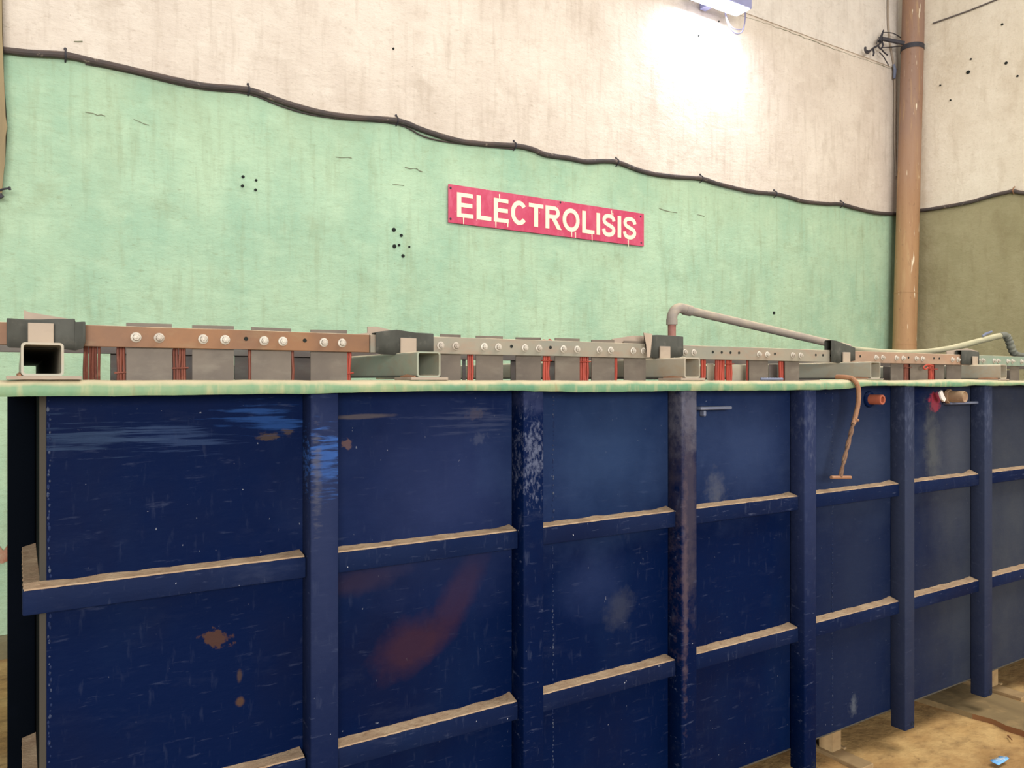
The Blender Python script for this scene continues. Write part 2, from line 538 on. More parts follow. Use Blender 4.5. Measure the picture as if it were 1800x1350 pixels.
g.patch(14, 0.45, 0.7, lin((108, 50, 42)), 0.8, (1, 1, 0.3))
M['copper_red'] = g.done()
M['pipe_grey'] = metal_mat('dusty_grey_pipe', lin((150, 138, 124)), lin((134, 124, 116)), lin((166, 152, 132)), 0.75, 0.05, lin((180, 166, 140)))
M['pipe_red'] = metal_mat('red_brown_riser', lin((156, 104, 90)), lin((140, 92, 82)), lin((160, 130, 116)), 0.7, 0.1)
M['hose'] = metal_mat('dusty_olive_hose', lin((152, 148, 118)), lin((136, 132, 110)), lin((160, 150, 124)), 0.8, 0.0, lin((176, 168, 136)))
M['hose_dark'] = metal_mat('dark_corrugated_hose', lin((104, 104, 92)), lin((88, 90, 84)), lin((128, 124, 104)), 0.8, 0.0)
M['rusty'] = metal_mat('rusty_steel', lin((156, 112, 82)), lin((130, 94, 72)), lin((176, 146, 114)), 0.8, 0.1)
M['rusty_dark'] = metal_mat('dark_rusty_steel', lin((122, 92, 72)), lin((96, 74, 60)), lin((160, 136, 108)), 0.85, 0.1)
M['light_blocker'] = metal_mat('dark_brown_blocker', lin((64, 42, 28)), lin((48, 34, 24)), lin((80, 58, 40)), 0.95, 0.0)  # dark brown stands in for the shaded floor under the tank
M['orange_pipe'] = metal_mat('reddish_pipe_stub', lin((160, 86, 62)), lin((136, 74, 58)), lin((150, 110, 88)), 0.7, 0.1)
M['brown_pipe'] = metal_mat('brown_pipe_stub', lin((150, 122, 92)), lin((120, 92, 74)), lin((178, 158, 124)), 0.7, 0.1)
M['rod'] = metal_mat('grey_blue_rod', lin((110, 116, 134)), lin((86, 94, 120)), lin((146, 148, 156)), 0.6, 0.2)
g = G('weld_spatter', lin((26, 38, 70)), 0.7, spec=0.1)
g.patch(60, 0.5, 0.6, lin((78, 84, 98)), 0.8)
M['weld'] = g.done()
M['skid'] = metal_mat('dirt_covered_skid', lin((158, 132, 94)), lin((136, 112, 78)), lin((116, 92, 64)), 0.9, 0.0)
g = G('black_cable', lin((66, 60, 58)), 0.75)
g.patch(4, 0.4, 0.7, lin((86, 72, 66)), 0.8).patch(18, 0.62, 0.72, lin((176, 160, 142)), 0.5)
g.up_dust(lin((128, 106, 90)), 0.5, 1.0, 0.7)
M['cable'] = g.done()
M['black_metal'] = metal_mat('dark_iron', lin((62, 60, 66)), lin((50, 48, 54)), lin((84, 76, 72)), 0.7, 0.2)
M['thin_wire'] = G('thin_dark_wire', lin((96, 88, 84)), 0.7).done()
g = G('brown_downpipe', lin((168, 130, 92)), 0.7, spec=0.3, jitter=False)
tz = g.n('ShaderNodeSeparateXYZ'); g.l(g.raw, tz.inputs[0])
g.mix(g.rng(g.math('ADD', tz.outputs[2], g.rng(g.noise(1.5, 3), 0, 1, -0.5, 0.5)), 3.2, 4.6, 0, 0.85), lin((138, 112, 100)))
g.patch(3, 0.42, 0.7, lin((142, 102, 72)), 0.7, (3, 3, 0.3))
g.patch(6, 0.55, 0.75, lin((190, 160, 116)), 0.6, (3, 3, 0.3))
g.patch(13, 0.68, 0.71, lin((226, 212, 184)), 0.85, (2.4, 2.4, 0.25), 2)
g.patch(30, 0.6, 0.75, lin((110, 84, 66)), 0.5, (1, 1, 0.5))
M['downpipe'] = g.done()
g = G('red_sign_enamel', lin((188, 58, 90)), 0.5, spec=0.4)
g.patch(5, 0.45, 0.75, lin((204, 88, 116)), 0.7).patch(18, 0.5, 0.75, lin((212, 110, 134)), 0.5, (1, 1, 0.4)).patch(40, 0.68, 0.74, lin((232, 170, 180)), 0.7, (1, 1, 0.6), 3)
M['sign'] = g.done()
g = G('cream_lettering', lin((246, 228, 196)), 0.6)
g.patch(10, 0.5, 0.8, lin((240, 208, 186)), 0.6)
M['letters'] = g.done()
g = G('weathered_plank', lin((150, 132, 98)), 0.85)
g.patch(3, 0.4, 0.7, lin((128, 112, 84)), 0.8, (4, 4, 0.4)).bump(g.noise(20, 4, (4, 4, 0.3)), 0.4, 0.004)
M['plank'] = g.done()
g = G('dirty_floor_board', lin((128, 108, 74)), 0.9)
g.patch(3, 0.4, 0.7, lin((104, 86, 58)), 0.8, (2, 0.6, 1)).patch(12, 0.5, 0.7, lin((164, 136, 92)), 0.5)
g.bump(g.noise(14, 5), 0.4, 0.008)
M['floor_board'] = g.done()
g = G('broken_wood_edge', lin((128, 88, 54)), 0.9)
g.patch(12, 0.45, 0.7, lin((126, 76, 44)), 0.8)
M['wood_edge'] = g.done()
g = G('blue_plastic', lin((110, 168, 220)), 0.5)
g.patch(30, 0.5, 0.6, lin((230, 222, 200)), 0.9)
M['litter'] = g.done()
M['lamp_body'] = metal_mat('lavender_grey_lamp_body', lin((150, 152, 190)), lin((138, 140, 180)), lin((160, 160, 190)), 0.5, 0.2)
m = bpy.data.materials.new('lamp_lens'); m.use_nodes = True
b = m.node_tree.nodes['Principled BSDF']
b.inputs['Emission Color'].default_value = (0.82, 0.86, 1, 1); b.inputs['Emission Strength'].default_value = 30
M['lens'] = m
M['flex'] = G('pale_lamp_flex', lin((128, 124, 150)), 0.6).done()
M['white_rag'] = G('white_rag', lin((232, 224, 216)), 0.8).done()

# ================================================================== STRUCTURE
CABLE_PX = [(-60, 84), (5, 88), (50, 93), (115, 97), (165, 108), (220, 120), (300, 139), (360, 151), (437, 158), (500, 180), (560, 197),
            (620, 206), (698, 212), (745, 229), (800, 246), (840, 252), (905, 256), (935, 262), (960, 272), (1000, 278), (1030, 284),
            (1060, 283), (1085, 285), (1120, 298), (1150, 306), (1190, 311), (1233, 314), (1258, 322), (1302, 333), (1330, 338),
            (1363, 341), (1385, 346), (1413, 354), (1450, 358), (1478, 359), (1504, 366), (1540, 374), (1576, 376), (1590, 377)]
cable_pts = [at(x, y, YW - 0.022) for x, y in CABLE_PX]
bound = [(p.x, p.z) for p in [at(x, y + 1, YW) for x, y in CABLE_PX]]
JOINT_Z = at(1440, 72, YW).z


def wall_back():
    bm = bmesh.new()
    xs, x = [], -4.0
    while x < XR:
        xs.append(x); x += 0.06
    xs.append(XR)
    zl = [i / 14 for i in range(15)]
    cols = []
    for x in xs:
        zb = interp(bound, x) + 0.006 * nz(x * 3, 1.3)
        zs = [zb * t for t in zl] + [zb + (JOINT_Z - zb) * t for t in (0.2, 0.4, 0.6, 0.8, 1.0)] + [JOINT_Z + 0.002, JOINT_Z + 1.0, ZT]
        col = []
        for i, z in enumerate(zs):
            y = YW + 0.006 * nz(x * 0.9, z * 0.9, 4) + 0.003 * nz(x * 3, z * 3, 9)
            if i >= len(zs) - 3: y -= 0.012      # the upper lift of plaster stands a little proud along the joint
            col.append(bm.verts.new((x, y, z)))
        cols.append(col)
    n = len(cols[0])
    for A, B in zip(cols, cols[1:]):
        for k in range(n - 1):
            f = bm.faces.new((A[k], B[k], B[k + 1], A[k + 1]))
            f.material_index = 0 if k < 14 else (1 if k < 20 else 2)
    # a slab behind gives the wall its thickness
    return bm


bm = wall_back()
bmesh.ops.solidify(bm, geom=bm.faces[:], thickness=-0.2) if False else None
finish(bm)
for f in bm.faces:
    if f.normal.y > 0: f.normal_flip()
wb = obj('wall_back', bm, [M['green'], M['cream'], M['cream2']], origin=(0, YW, 0), keep=True)
tag(wb, kind='structure')

bm = bmesh.new()
cabR_px = [(1605, 372), (1616, 370), (1640, 367), (1663, 363), (1687, 359), (1710, 354), (1733, 347), (1756, 341), (1770, 338), (1782, 336), (1800, 339), (1850, 338), (1900, 330)]
cabR = [at_x(x, y, XR - 0.022) for x, y in cabR_px]
bR = sorted([(p.y, p.z) for p in [at_x(x, y + 1, XR) for x, y in cabR_px]])
cols = []
y = -3.0
ys = []
while y < YW:
    ys.append(y); y += 0.06
ys.append(YW + 0.02)
for y in ys:
    zb = interp(bR, y)
    zs = [zb * i / 8 for i in range(9)] + [zb + (ZT - zb) * t for t in (0.1, 0.25, 0.45, 0.7, 1)]
    cols.append([bm.verts.new((XR + 0.006 * nz(y * 0.9, z * 0.9, 14) + 0.003 * nz(y * 3, z * 3, 7), y, z)) for z in zs])
for A, B in zip(cols, cols[1:]):
    for k in range(len(A) - 1):
        f = bm.faces.new((A[k], A[k + 1], B[k + 1], B[k]))
        f.material_index = 0 if k < 8 else 1
finish(bm)
for f in bm.faces:
    if f.normal.x > 0: f.normal_flip()
wr = obj('wall_right', bm, [M['olive'], M['creamR']], origin=(XR, 1.2, 0), keep=True)
tag(wr, kind='structure')

bm = bmesh.new()
nx, ny = 90, 60
grid = []
for i in range(nx + 1):
    x = -4 + (XR + 4) * i / nx
    row = []
    for j in range(ny + 1):
        y = -3 + (YW + 3.02) * j / ny
        z = 0.012 * nz(x * 1.1, y * 1.1, 2) + 0.006 * nz(x * 4, y * 4, 5) - 0.008
        row.append(bm.verts.new((x, y, z)))
    grid.append(row)
for i in range(nx):
    for j in range(ny):
        bm.faces.new((grid[i][j], grid[i + 1][j], grid[i + 1][j + 1], grid[i][j + 1]))
fl = obj('floor', bm, M['dirt'], origin=(0, 0, 0))
tag(fl, kind='structure')

bm = bmesh.new()
path, secs = [], []
for i in range(120):
    x = -4 + (XR + 4) * i / 119
    h = 0.125 + 0.012 * nz(x * 4, 3)
    d = 0.05 + 0.008 * nz(x * 5, 8)
    path.append(((x, YW + 0.02, -0.03), (0, -1, 0), (0, 0, 1)))
    secs.append([(0, 0), (d, 0), (d, h), (d * 0.6, h + 0.03), (0, h + 0.035)])
sweep(bm, path, secs)
tag(obj('baseboard_back', bm, M['plinth']), kind='structure')

# broken brick showing low on the back wall
bm = bmesh.new()
poly = [at(x, y, YW) for x, y in [(-12, 952), (-2, 958), (6, 968), (13, 958), (18, 966), (14, 985), (4, 990), (-10, 988)]]
prism_y(bm, [(p.x, p.z) for p in poly], YW - 0.012, YW + 0.01)
tag(obj('brick', bm, M['brick'], wb), 'bare reddish brick where the plaster has broken away')


# hairline cracks, each a thin ribbon pressed into the wall
def crack(pts, w, seed, mat='crack', name='crack'):
    bm = bmesh.new()
    P = []
    for (x0, y0), (x1, y1) in zip(pts, pts[1:]):
        n = max(2, int(abs(x1 - x0) / 7))
        for k in range(n):
            t = k / n
            P.append(at(x0 + (x1 - x0) * t, y0 + (y1 - y0) * t + 2.5 * nz(seed + x0 * 0.1 + t * 9), YW))
    P.append(at(*pts[-1], YW))
    tube(bm, [Vector((p.x, YW - 0.002, p.z)) for p in P], [w * (0.5 + abs(nz(seed, i * 0.7))) for i in range(len(P))], 5)
    return obj(name, bm, M[mat], wb)


crack([(150, 197), (185, 204)], 0.0035, 1)
crack([(235, 210), (262, 220)], 0.003, 2)
crack([(590, 276), (618, 278)], 0.004, 3)
crack([(712, 294), (722, 297), (732, 296), (742, 302)], 0.005, 4)
crack([(690, 324), (710, 326)], 0.003, 5)
crack([(1158, 366), (1172, 371), (1190, 374)], 0.005, 6)
crack([(1225, 377), (1238, 380)], 0.004, 7)
crack([(130, 73), (145, 73)], 0.006, 9)
tag(crack([(1180, -10), (1300, 27), (1350, 42), (1400, 61), (1450, 80), (1500, 99), (1545, 114), (1568, 121)], 0.004, 8, 'crack', 'plaster_joint'),
    'long straight plaster joint running to the corner')

for (x, y, r) in [(427, 311, 0.010), (450, 317, 0.008), (426, 327, 0.010), (449, 334, 0.009), (692, 404, 0.015), (705, 414, 0.012), (693, 433, 0.015),
                  (701, 431, 0.010), (719, 434, 0.008), (708, 450, 0.013), (1360, 550, 0.016), (691, 86, 0.008), (1263, 38, 0.008), (1228, 63, 0.008)]:
    bm = bmesh.new()
    p = at(x, y, YW)
    lathe_y(bm, (p.x, YW, p.z), [(0.0, -0.0095), (r * 0.8, -0.0095), (r * 1.0, -0.0085), (r * 1.05, 0.006)], 10)
    obj('drill_hole', bm, M['hole'], wb)
for (x, y, r) in [(1702, 127, 0.020), (1769, 111, 0.016), (1707, 104, 0.010), (1762, 43, 0.012), (1653, 150, 0.009), (1789, 134, 0.012), (1671, 176, 0.009)]:
    bm = bmesh.new()
    p = at_x(x, y, XR)
    lathe_y(bm, (0, 0, 0), [(0.0, -0.0095), (r * 0.8, -0.0095), (r * 1.0, -0.0085), (r * 1.05, 0.006)], 10)
    for v in bm.verts: v.co = Vector((p.x + v.co.y, p.y + v.co.x, p.z + v.co.z))
    obj('drill_hole', bm, M['hole'], wr)

# ================================================================== TANK
tank = empty('electrolysis_tank', (3.25, 3.2, 0.0))
tag(tank, 'long navy blue steel tank with square ribs and a green lip', 'tank')
bm = bmesh.new()
nX = 110
for s in (0,):
    A = []
    for i in range(nX + 1):
        x = TX0 + 0.012 + (TX1 - TX0 - 0.012) * i / nX
        col = []
        for j in range(25):
            z = TZ0 + (TZ1 - TZ0) * j / 24
            col.append(bm.verts.new((x, TY0 + 0.0022 * nz(x * 1.6, z * 1.6, 3), z)))
        A.append(col)
    B = [[bm.verts.new((v.co.x, TY0 + 0.012, v.co.z)) for v in (c[0], c[-1])] for c in A]
    for a, b in zip(A, A[1:]):
        for k in range(24): bm.faces.new((a[k], b[k], b[k + 1], a[k + 1]))
    for i in range(nX):
        bm.faces.new((B[i][0], B[i][1], B[i + 1][1], B[i + 1][0]))
        bm.faces.new((A[i][0], B[i][0], B[i + 1][0], A[i + 1][0]))
        bm.faces.new((A[i][-1], A[i + 1][-1], B[i + 1][1], B[i][1]))
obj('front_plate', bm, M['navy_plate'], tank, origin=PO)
bm = bmesh.new(); box(bm, TX0, TX0 + 0.012, TY0 + 0.012, TY1, TZ0, TZ1); obj('end_plate', bm, M['end_shade'], tank)
bm = bmesh.new(); box(bm, TX1 - 0.012, TX1, TY0 + 0.013, TY1, TZ0, TZ1); obj('end_plate', bm, M['navy'], tank)
bm = bmesh.new(); box(bm, TX0 + 0.013, TX1 - 0.013, TY1 - 0.012, TY1, TZ0, TZ1); obj('back_plate', bm, M['navy'], tank)
bm = bmesh.new(); box(bm, TX0 + 0.013, TX1 - 0.013, TY0 + 0.013, TY1 - 0.013, TZ0, TZ0 + 0.012); obj('bottom_plate', bm, M['navy'], tank)
bm = bmesh.new(); box(bm, TX0 + 0.014, TX1 - 0.014, TY0 - 0.0035, TY0 + 0.0125, TZ0 - 0.005, TZ0 - 0.0003, 0.001); tag(obj('bottom_edge', bm, M['dusty_steel'], tank), 'bare tan bottom edge of the front plate')
# chamfered corner strip, bare and dusty
bm = bmesh.new()
path = [((TX0, TY0, z), (1, 0, 0), (0, 1, 0)) for z in (TZ0, 0.9, TZ1)]
sweep(bm, path, [[(0.012, 0.0005), (0.011, -0.001), (-0.001, 0.011), (-0.0005, 0.0125), (0.0119, 0.0119)]] * 3)
tag(obj('corner_strip', bm, M['dusty_steel'], tank), 'bare dusty steel strip along the near corner')

RIB_L = [0.620, 1.258, 1.898, 2.545, 3.218, 3.877, 4.535, 5.19, 5.85]
RW, RY = 0.074, 1.917
for i, x in enumerate(RIB_L):
    bm = bmesh.new()
    box(bm, x, x + RW, RY, TY0 - 0.0005, 0.094, 1.583, 0.006, 2)
    mt = {0: 'navy_rib_scraped', 1: 'navy_rib_dusty', 2: 'navy_rib_rusty'}.get(i, 'navy_rib' if i < 4 else 'navy_rib_haze')
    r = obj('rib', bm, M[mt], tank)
    if i == 0: tag(r, 'navy rib with a bright blue scrape near its top')
    if i == 2: tag(r, 'navy rib with rubbed brown rust streaks')
    bm = bmesh.new()
    lathe_y(bm, (x + 0.052, RY, 0.118), [(0, 0.001), (0.008, 0.0005), (0.0095, -0.0015), (0.0105, 0.002)], 10)
    obj('bolt_hole', bm, M['hole'], r)

RAIL_Y, RAIL_H = 1.940, 0.053
edges = [0.009] + RIB_L


def rail_dust(parent, x0, x1, zt, seed, axis='x', y0=0, y1=0):
    bm = bmesh.new()
    n = 34
    path, secs = [], []
    for i in range(n):
        t = i / (n - 1)
        end = 1 + 1.5 * max(0, (t - 0.9) / 0.1) * (0.5 + abs(nz(seed, 4)))
        h = (0.0065 + 0.004 * nz(seed + t * 9, 1) + 0.002 * nz(seed + t * 40, 5)) * end
        e = 0.0052 + 0.002 * nz(seed + t * 30, 3)
        sec = [(-0.001, -0.004), (-0.001, h), (0.02, h * 0.6), (0.045 - e, 0.003), (0.047 - e, -0.004)]
        if axis == 'x':
            path.append(((x0 + (x1 - x0) * t, TY0 - 0.001, zt), (0, -1, 0), (0, 0, 1)))
        else:
            path.append(((TX0 - 0.001, y0 + (y1 - y0) * t, zt), (-1, 0, 0), (0, 0, 1)))
            sec = [(a * 0.75, b) for a, b in sec]
        secs.append(sec)
    sweep(bm, path, secs)
    return obj('dust_layer', bm, M['dust'], parent)


for lev, zt in enumerate((1.156, 0.649)):
    for i in range(len(RIB_L) + 1):
        x0 = 0.009 if i == 0 else RIB_L[i - 1] + RW + 0.0015
        x1 = (RIB_L[i] - 0.004) if i < len(RIB_L) else TX1
        bm = bmesh.new()
        vs = box(bm, x0, x1, RAIL_Y, TY0 - 0.001, zt - RAIL_H, zt, 0.004, 2)
        rl = obj('rail', bm, M['navy_rail'], tank)
        rail_dust(rl, max(x0, 0.012), x1 - 0.003, zt, i * 7.3 + lev * 31)
    # end rails wrap round the short side between the end ribs
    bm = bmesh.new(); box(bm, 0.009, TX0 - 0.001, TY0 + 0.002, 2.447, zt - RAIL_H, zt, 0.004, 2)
    er = obj('end_rail', bm, M['end_shade'], tank)
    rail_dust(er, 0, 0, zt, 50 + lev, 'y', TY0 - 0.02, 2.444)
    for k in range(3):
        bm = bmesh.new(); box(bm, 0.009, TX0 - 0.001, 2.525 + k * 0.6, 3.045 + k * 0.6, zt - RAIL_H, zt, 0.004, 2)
        obj('end_rail', bm, M['end_shade'], tank)
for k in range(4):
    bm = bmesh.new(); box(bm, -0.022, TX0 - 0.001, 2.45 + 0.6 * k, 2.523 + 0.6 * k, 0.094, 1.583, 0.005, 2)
    obj('end_rib', bm, M['end_shade'], tank)

# vertical weld beads beside two ribs
for px in (972, 1463, 87):
    x = X_at(px, TY0)
    bm = bmesh.new()
    z = TZ0 + 0.03
    rnd = random.Random(px)
    while z < 1.56:
        r = rnd.uniform(0.0015, 0.0034)
        bmesh.ops.create_icosphere(bm, subdivisions=1, radius=r, matrix=Matrix.Translation((x + rnd.uniform(-0.003, 0.003), TY0 - 0.0005, z)) @ Matrix.Diagonal((1, 0.7, rnd.uniform(1, 2.2), 1)))
        z += rnd.uniform(0.006, 0.02)
    tag(obj('weld_bead', bm, M['weld'], tank), kind='stuff')

# wavy moulded lip
LIPB = [(-0.05, 0.034), (0.3, 0.0345), (0.62, 0.033), (0.9, 0.030), (1.2, 0.029), (1.45, 0.037), (1.9, 0.035), (2.3, 0.0365), (2.6, 0.036), (2.78, 0.033),
        (2.87, 0.025), (2.95, 0.021), (3.1, 0.021), (3.4, 0.026), (3.65, 0.027), (3.75, 0.021), (3.9, 0.024), (4.2, 0.023), (4.4, 0.028), (6.6, 0.03)]
LIPT = [(-0.05, 1.6025), (1.0, 1.6025), (2.3, 1.602), (2.62, 1.602), (2.8, 1.606), (2.95, 1.606), (3.1, 1.603), (3.4, 1.604), (3.7, 1.609), (3.85, 1.606), (4.2, 1.603), (7, 1.603)]


def lip_section(x, s=0):
    zt = interp(LIPT, x) + 0.0012 * nz(x * 7, s) + 0.0008 * nz(x * 25, s)
    zb = 1.6025 - interp(LIPB, x) + 0.0022 * nz(x * 9, s + 3) + 0.0012 * nz(x * 30, s + 3)
    f = 0.086 + 0.003 * nz(x * 5, s + 6)
    return [(-0.05, zt - 0.001), (f - 0.03, zt), (f - 0.012, zt - 0.002), (f - 0.004, zt - 0.007), (f, zt - 0.014), (f, zb + 0.006), (f - 0.003, zb), (f - 0.008, zb + 0.001),
            (f - 0.011, zb + 0.008), (f - 0.016, zt - 0.02 if zt - 0.02 > zb + 0.004 else zb + 0.009), (-0.002, zt - 0.018), (-0.05, zt - 0.018)]


bm = bmesh.new()
path, secs = [], []
for i in range(331):
    x = -0.042 + 6.64 * i / 330
    path.append(((x, TY0, 0), (0, -1, 0), (0, 0, 1))); secs.append(lip_section(x))
sweep(bm, path, secs)
tag(obj('front_lip', bm, M['lip'], tank), 'wavy green fibreglass lip, dusty on top')
bm = bmesh.new()
path, secs = [], []
for i in range(90):
    y = TY0 + 0.052 + (TY1 - TY0) * i / 89
    path.append(((TX0, y, 0), (-1, 0, 0), (0, 0, 1))); secs.append([(a * 0.9, b - 0.0005) for a, b in lip_section(0.3 + 0.2 * math.sin(i * 0.2), 5)])
sweep(bm, path, secs)
obj('end_lip', bm, M['lip'], tank)
bm = bmesh.new()
path, secs = [], []
for i in range(60):
    x = 0.10 + 6.3 * i / 59
    path.append(((x, TY1, 0), (0, 1, 0), (0, 0, 1))); secs.append([(a, b - 0.003) for a, b in lip_section(0.5 + 0.3 * math.sin(i * 0.2), 8)])
sweep(bm, path, secs)
obj('back_lip', bm, M['lip'], tank)

# legs and the skids they stand on
for x in (0.33, 1.66, 2.97, 4.30, 5.62):
    bm = bmesh.new()
    box(bm, x - 0.03, x + 0.03, 2.075, 2.081, 0.013, TZ0 - 0.0055)
    box(bm, x + 0.024, x + 0.03, 2.081, 2.14, 0.013, TZ0 - 0.0055)
    box(bm, x - 0.03, x - 0.024, 2.081, 2.14, 0.013, TZ0 - 0.0055)
    lg = obj('leg', bm, M['skid'], tank)
    bm = bmesh.new()
    box(bm, x - 0.05, x + 0.035, 1.925, 4.5, -0.02, 0.012, 0.003)
    obj('skid', bm, M['skid'], tank)
    bm = bmesh.new(); box(bm, x + 0.031, x + 0.05, 2.06, 2.14, 0.0125, 0.022, 0.003); obj('weld_lug', bm, M['skid'], lg)
for y in (2.4, 3.3, 4.2):
    bm = bmesh.new(); box(bm, 0.1, 6.45, y, y + 0.07, 0.0125, TZ0 - 0.0005, 0.004); obj('light_blocker', bm, M['light_blocker'], tank)  # bars added to block light and darken the floor beneath

# pipe stubs and small rods on the front
p = at(1526, 702, TY0)
c = (p.x, TY0, p.z)
bm = bmesh.new()
lathe_y(bm, c, [(0.0, -0.052), (0.013, -0.052), (0.013, -0.066), (0.02, -0.066), (0.021, -0.062), (0.021, 0.004)], 18)
st = obj('pipe_stub', bm, M['orange_pipe'], tank); tag(st, 'short reddish pipe stub')
bm = bmesh.new(); lathe_y(bm, c, [(0.022, -0.012), (0.032, -0.012), (0.034, -0.009), (0.034, 0.003)], 18); obj('collar', bm, M['navy'], st)
p = at(1658, 697, TY0)
c = (p.x, TY0, p.z)
bm = bmesh.new()
lathe_y(bm, c, [(0.0, -0.094), (0.018, -0.095), (0.0245, -0.1), (0.0265, -0.094), (0.027, -0.03), (0.0265, 0.004)], 18)
st = obj('pipe_stub', bm, M['brown_pipe'], tank); tag(st, 'thick brown pipe stub')
bm = bmesh.new(); lathe_y(bm, c, [(0.0275, -0.034), (0.034, -0.034), (0.036, -0.022), (0.028, -0.014)], 8); obj('collar', bm, M['brown_pipe'], st)
bm = bmesh.new()
rag = [at(x, y, TY0 - 0.04) for x, y in [(1652, 690), (1656, 686), (1659, 694), (1663, 702), (1660, 706), (1655, 701)]]
prism_y(bm, [(q.x - 0.01, q.z) for q in rag], TY0 - 0.046, TY0 - 0.038); obj('sealing_tape', bm, M['white_rag'], st)
for (xa, xb, yy, Y) in ((1229, 1284, 718, 1.955), (1668, 1719, 709, 1.955)):
    a, b_ = at(xa, yy, Y), at(xb, yy - 1, Y)
    bm = bmesh.new(); box(bm, a.x, b_.x, Y - 0.009, TY0 - 0.001, a.z - 0.006, a.z + 0.006, 0.004, 2)
    obj('handle_bar', bm, M['rod'], tank)
a = at(1240, 722, 1.955)
bm = bmesh.new(); box(bm, a.x, a.x + 0.012, 1.96, TY0 - 0.001, a.z - 0.02, a.z, 0.003); obj('handle_lug', bm, M['rod'], tank)

# ================================================================== BEAMS ACROSS THE TANK
BX = [0.0067, 0.915, 1.915, 2.973, 4.028]
BW = [0.077, 0.071, 0.073, 0.069, 0.062]
ORD = ['first', 'second', 'third', 'fourth', 'fifth']


def rrect(x0, x1, z0, z1, r, n=4):
    out = []
    for (cx, cz, a0) in ((x1 - r, z1 - r, 0), (x0 + r, z1 - r, 90), (x0 + r, z0 + r, 180), (x1 - r, z0 + r, 270)):
        for k in range(n + 1):
            a = math.radians(a0 + 90 * k / n)
            out.append((cx + r * math.cos(a), cz + r * math.sin(a)))
    return out


BEAM_LABEL = ['open box beam at the left end of the tank, wall seen through it', 'open box beam second from the left, on the green lip below the red sign',
              'box beam under the elbow pipe, third from the left', 'box beam just left of the hanging rusty hook', 'box beam above the brown pipe stub, furthest right']
BEAM_Y0 = [1.905, 1.92, 1.92, 1.92, 1.92]
for i, (x0, w) in enumerate(zip(BX, BW)):
    y0, y1 = BEAM_Y0[i], 4.62
    zt0 = 1.611
    t = 0.0045
    bm = bmesh.new()
    out, inn = rrect(x0, x0 + w, zt0, 1.681, 0.008), rrect(x0 + t, x0 + w - t, zt0 + t, 1.681 - t, 0.005)
    rings = [[bm.verts.new((a, y, b)) for a, b in s] for s, y in ((out, y0), (out, y1), (inn, y1), (inn, y0))]
    n = len(out)
    for A, B in zip(rings, rings[1:] + rings[:1]):
        for k in range(n): bm.faces.new((A[k], A[(k + 1) % n], B[(k + 1) % n], B[k]))
    bo = obj('box_beam', bm, M['beam_teal' if i == 1 else 'beam'])
    tag(bo, BEAM_LABEL[i], 'beam', 'box beams lying across the tank')
    bm = bmesh.new()
    ex = 0.026 if i == 0 else 0.018
    zr = interp(LIPT, x0)
    box(bm, x0 - ex, x0 + w + ex * 1.3, y0 - 0.002, 2.03, zr + 0.0005, zt0 - 0.0002, 0.001)
    obj('base_plate', bm, M['bracket'], bo)
    bm = bmesh.new()
    tube(bm, [(x0 - 0.002, y0 + 0.01, zt0 + 0.001), (x0 - 0.003, y0 + 0.06, zt0 + 0.002), (x0 - 0.002, y0 + 0.1, zt0 + 0.001)], [0.003, 0.006, 0.003], 6)
    obj('weld_bead', bm, M['rusty'], bo)
    bw, bh = 0.05, (0.043 if i else 0.05)
    bxc = x0 + w / 2 + (0.001 if i else 0.0)
    bm = bmesh.new()
    box(bm, bxc - bw / 2, bxc + bw / 2, 2.052, 2.058, 1.6812, 1.6812 + bh, 0.001)
    box(bm, bxc - bw / 2, bxc + bw / 2, 2.0581, 2.0585, 1.6812, 1.687)
    obj('bracket', bm, M['bracket'], bo)

# ================================================================== BUS BARS, BOLTS, RUBBER
BY, BZ0, BZ1, BOLTZ = 2.070, 1.6815, 1.732, 1.7055
BOLTS = [238.9, 279.6, 357, 395.5, 464, 497, 569, 601, 774.3, 801, 851, 875.5, 922.5, 947, 990, 1014, 1053, 1073, 1112.5, 1130.5, 1203.5, 1219, 1333.7, 1348,
         1393, 1406.7, 1539.4, 1551, 1575, 1587, 1610, 1621, 1673.6, 1683.3, 1719, 1727, 1746.5, 1754, 1771, 1779, 1795]
HOLES = [432.5, 535.8, 899, 967.5, 1253, 1268.6, 1284, 1299, 1362, 1434, 1446.5, 1460, 1512, 1597, 1641.5, 1651]
BARS = [(-0.45, 0.838, 'bar_copper', 'brown copper bus bar at the left with eight pale bolts'),
        (0.842, 1.905, 'bar_grey', 'grey green bus bar in front of the wall below the sign'),
        (1.909, 2.966, 'bar_grey', 'pale grey bus bar with a row of empty bolt holes'),
        (2.970, 4.07, 'bar_rust', 'brown bus bar right of the hanging rusty hook, below the tall pipe'),
        (4.074, 6.3, 'bar_teal', 'teal stained bus bar at the far right edge')]
first_bolt = None
bolt_mesh_origin = None
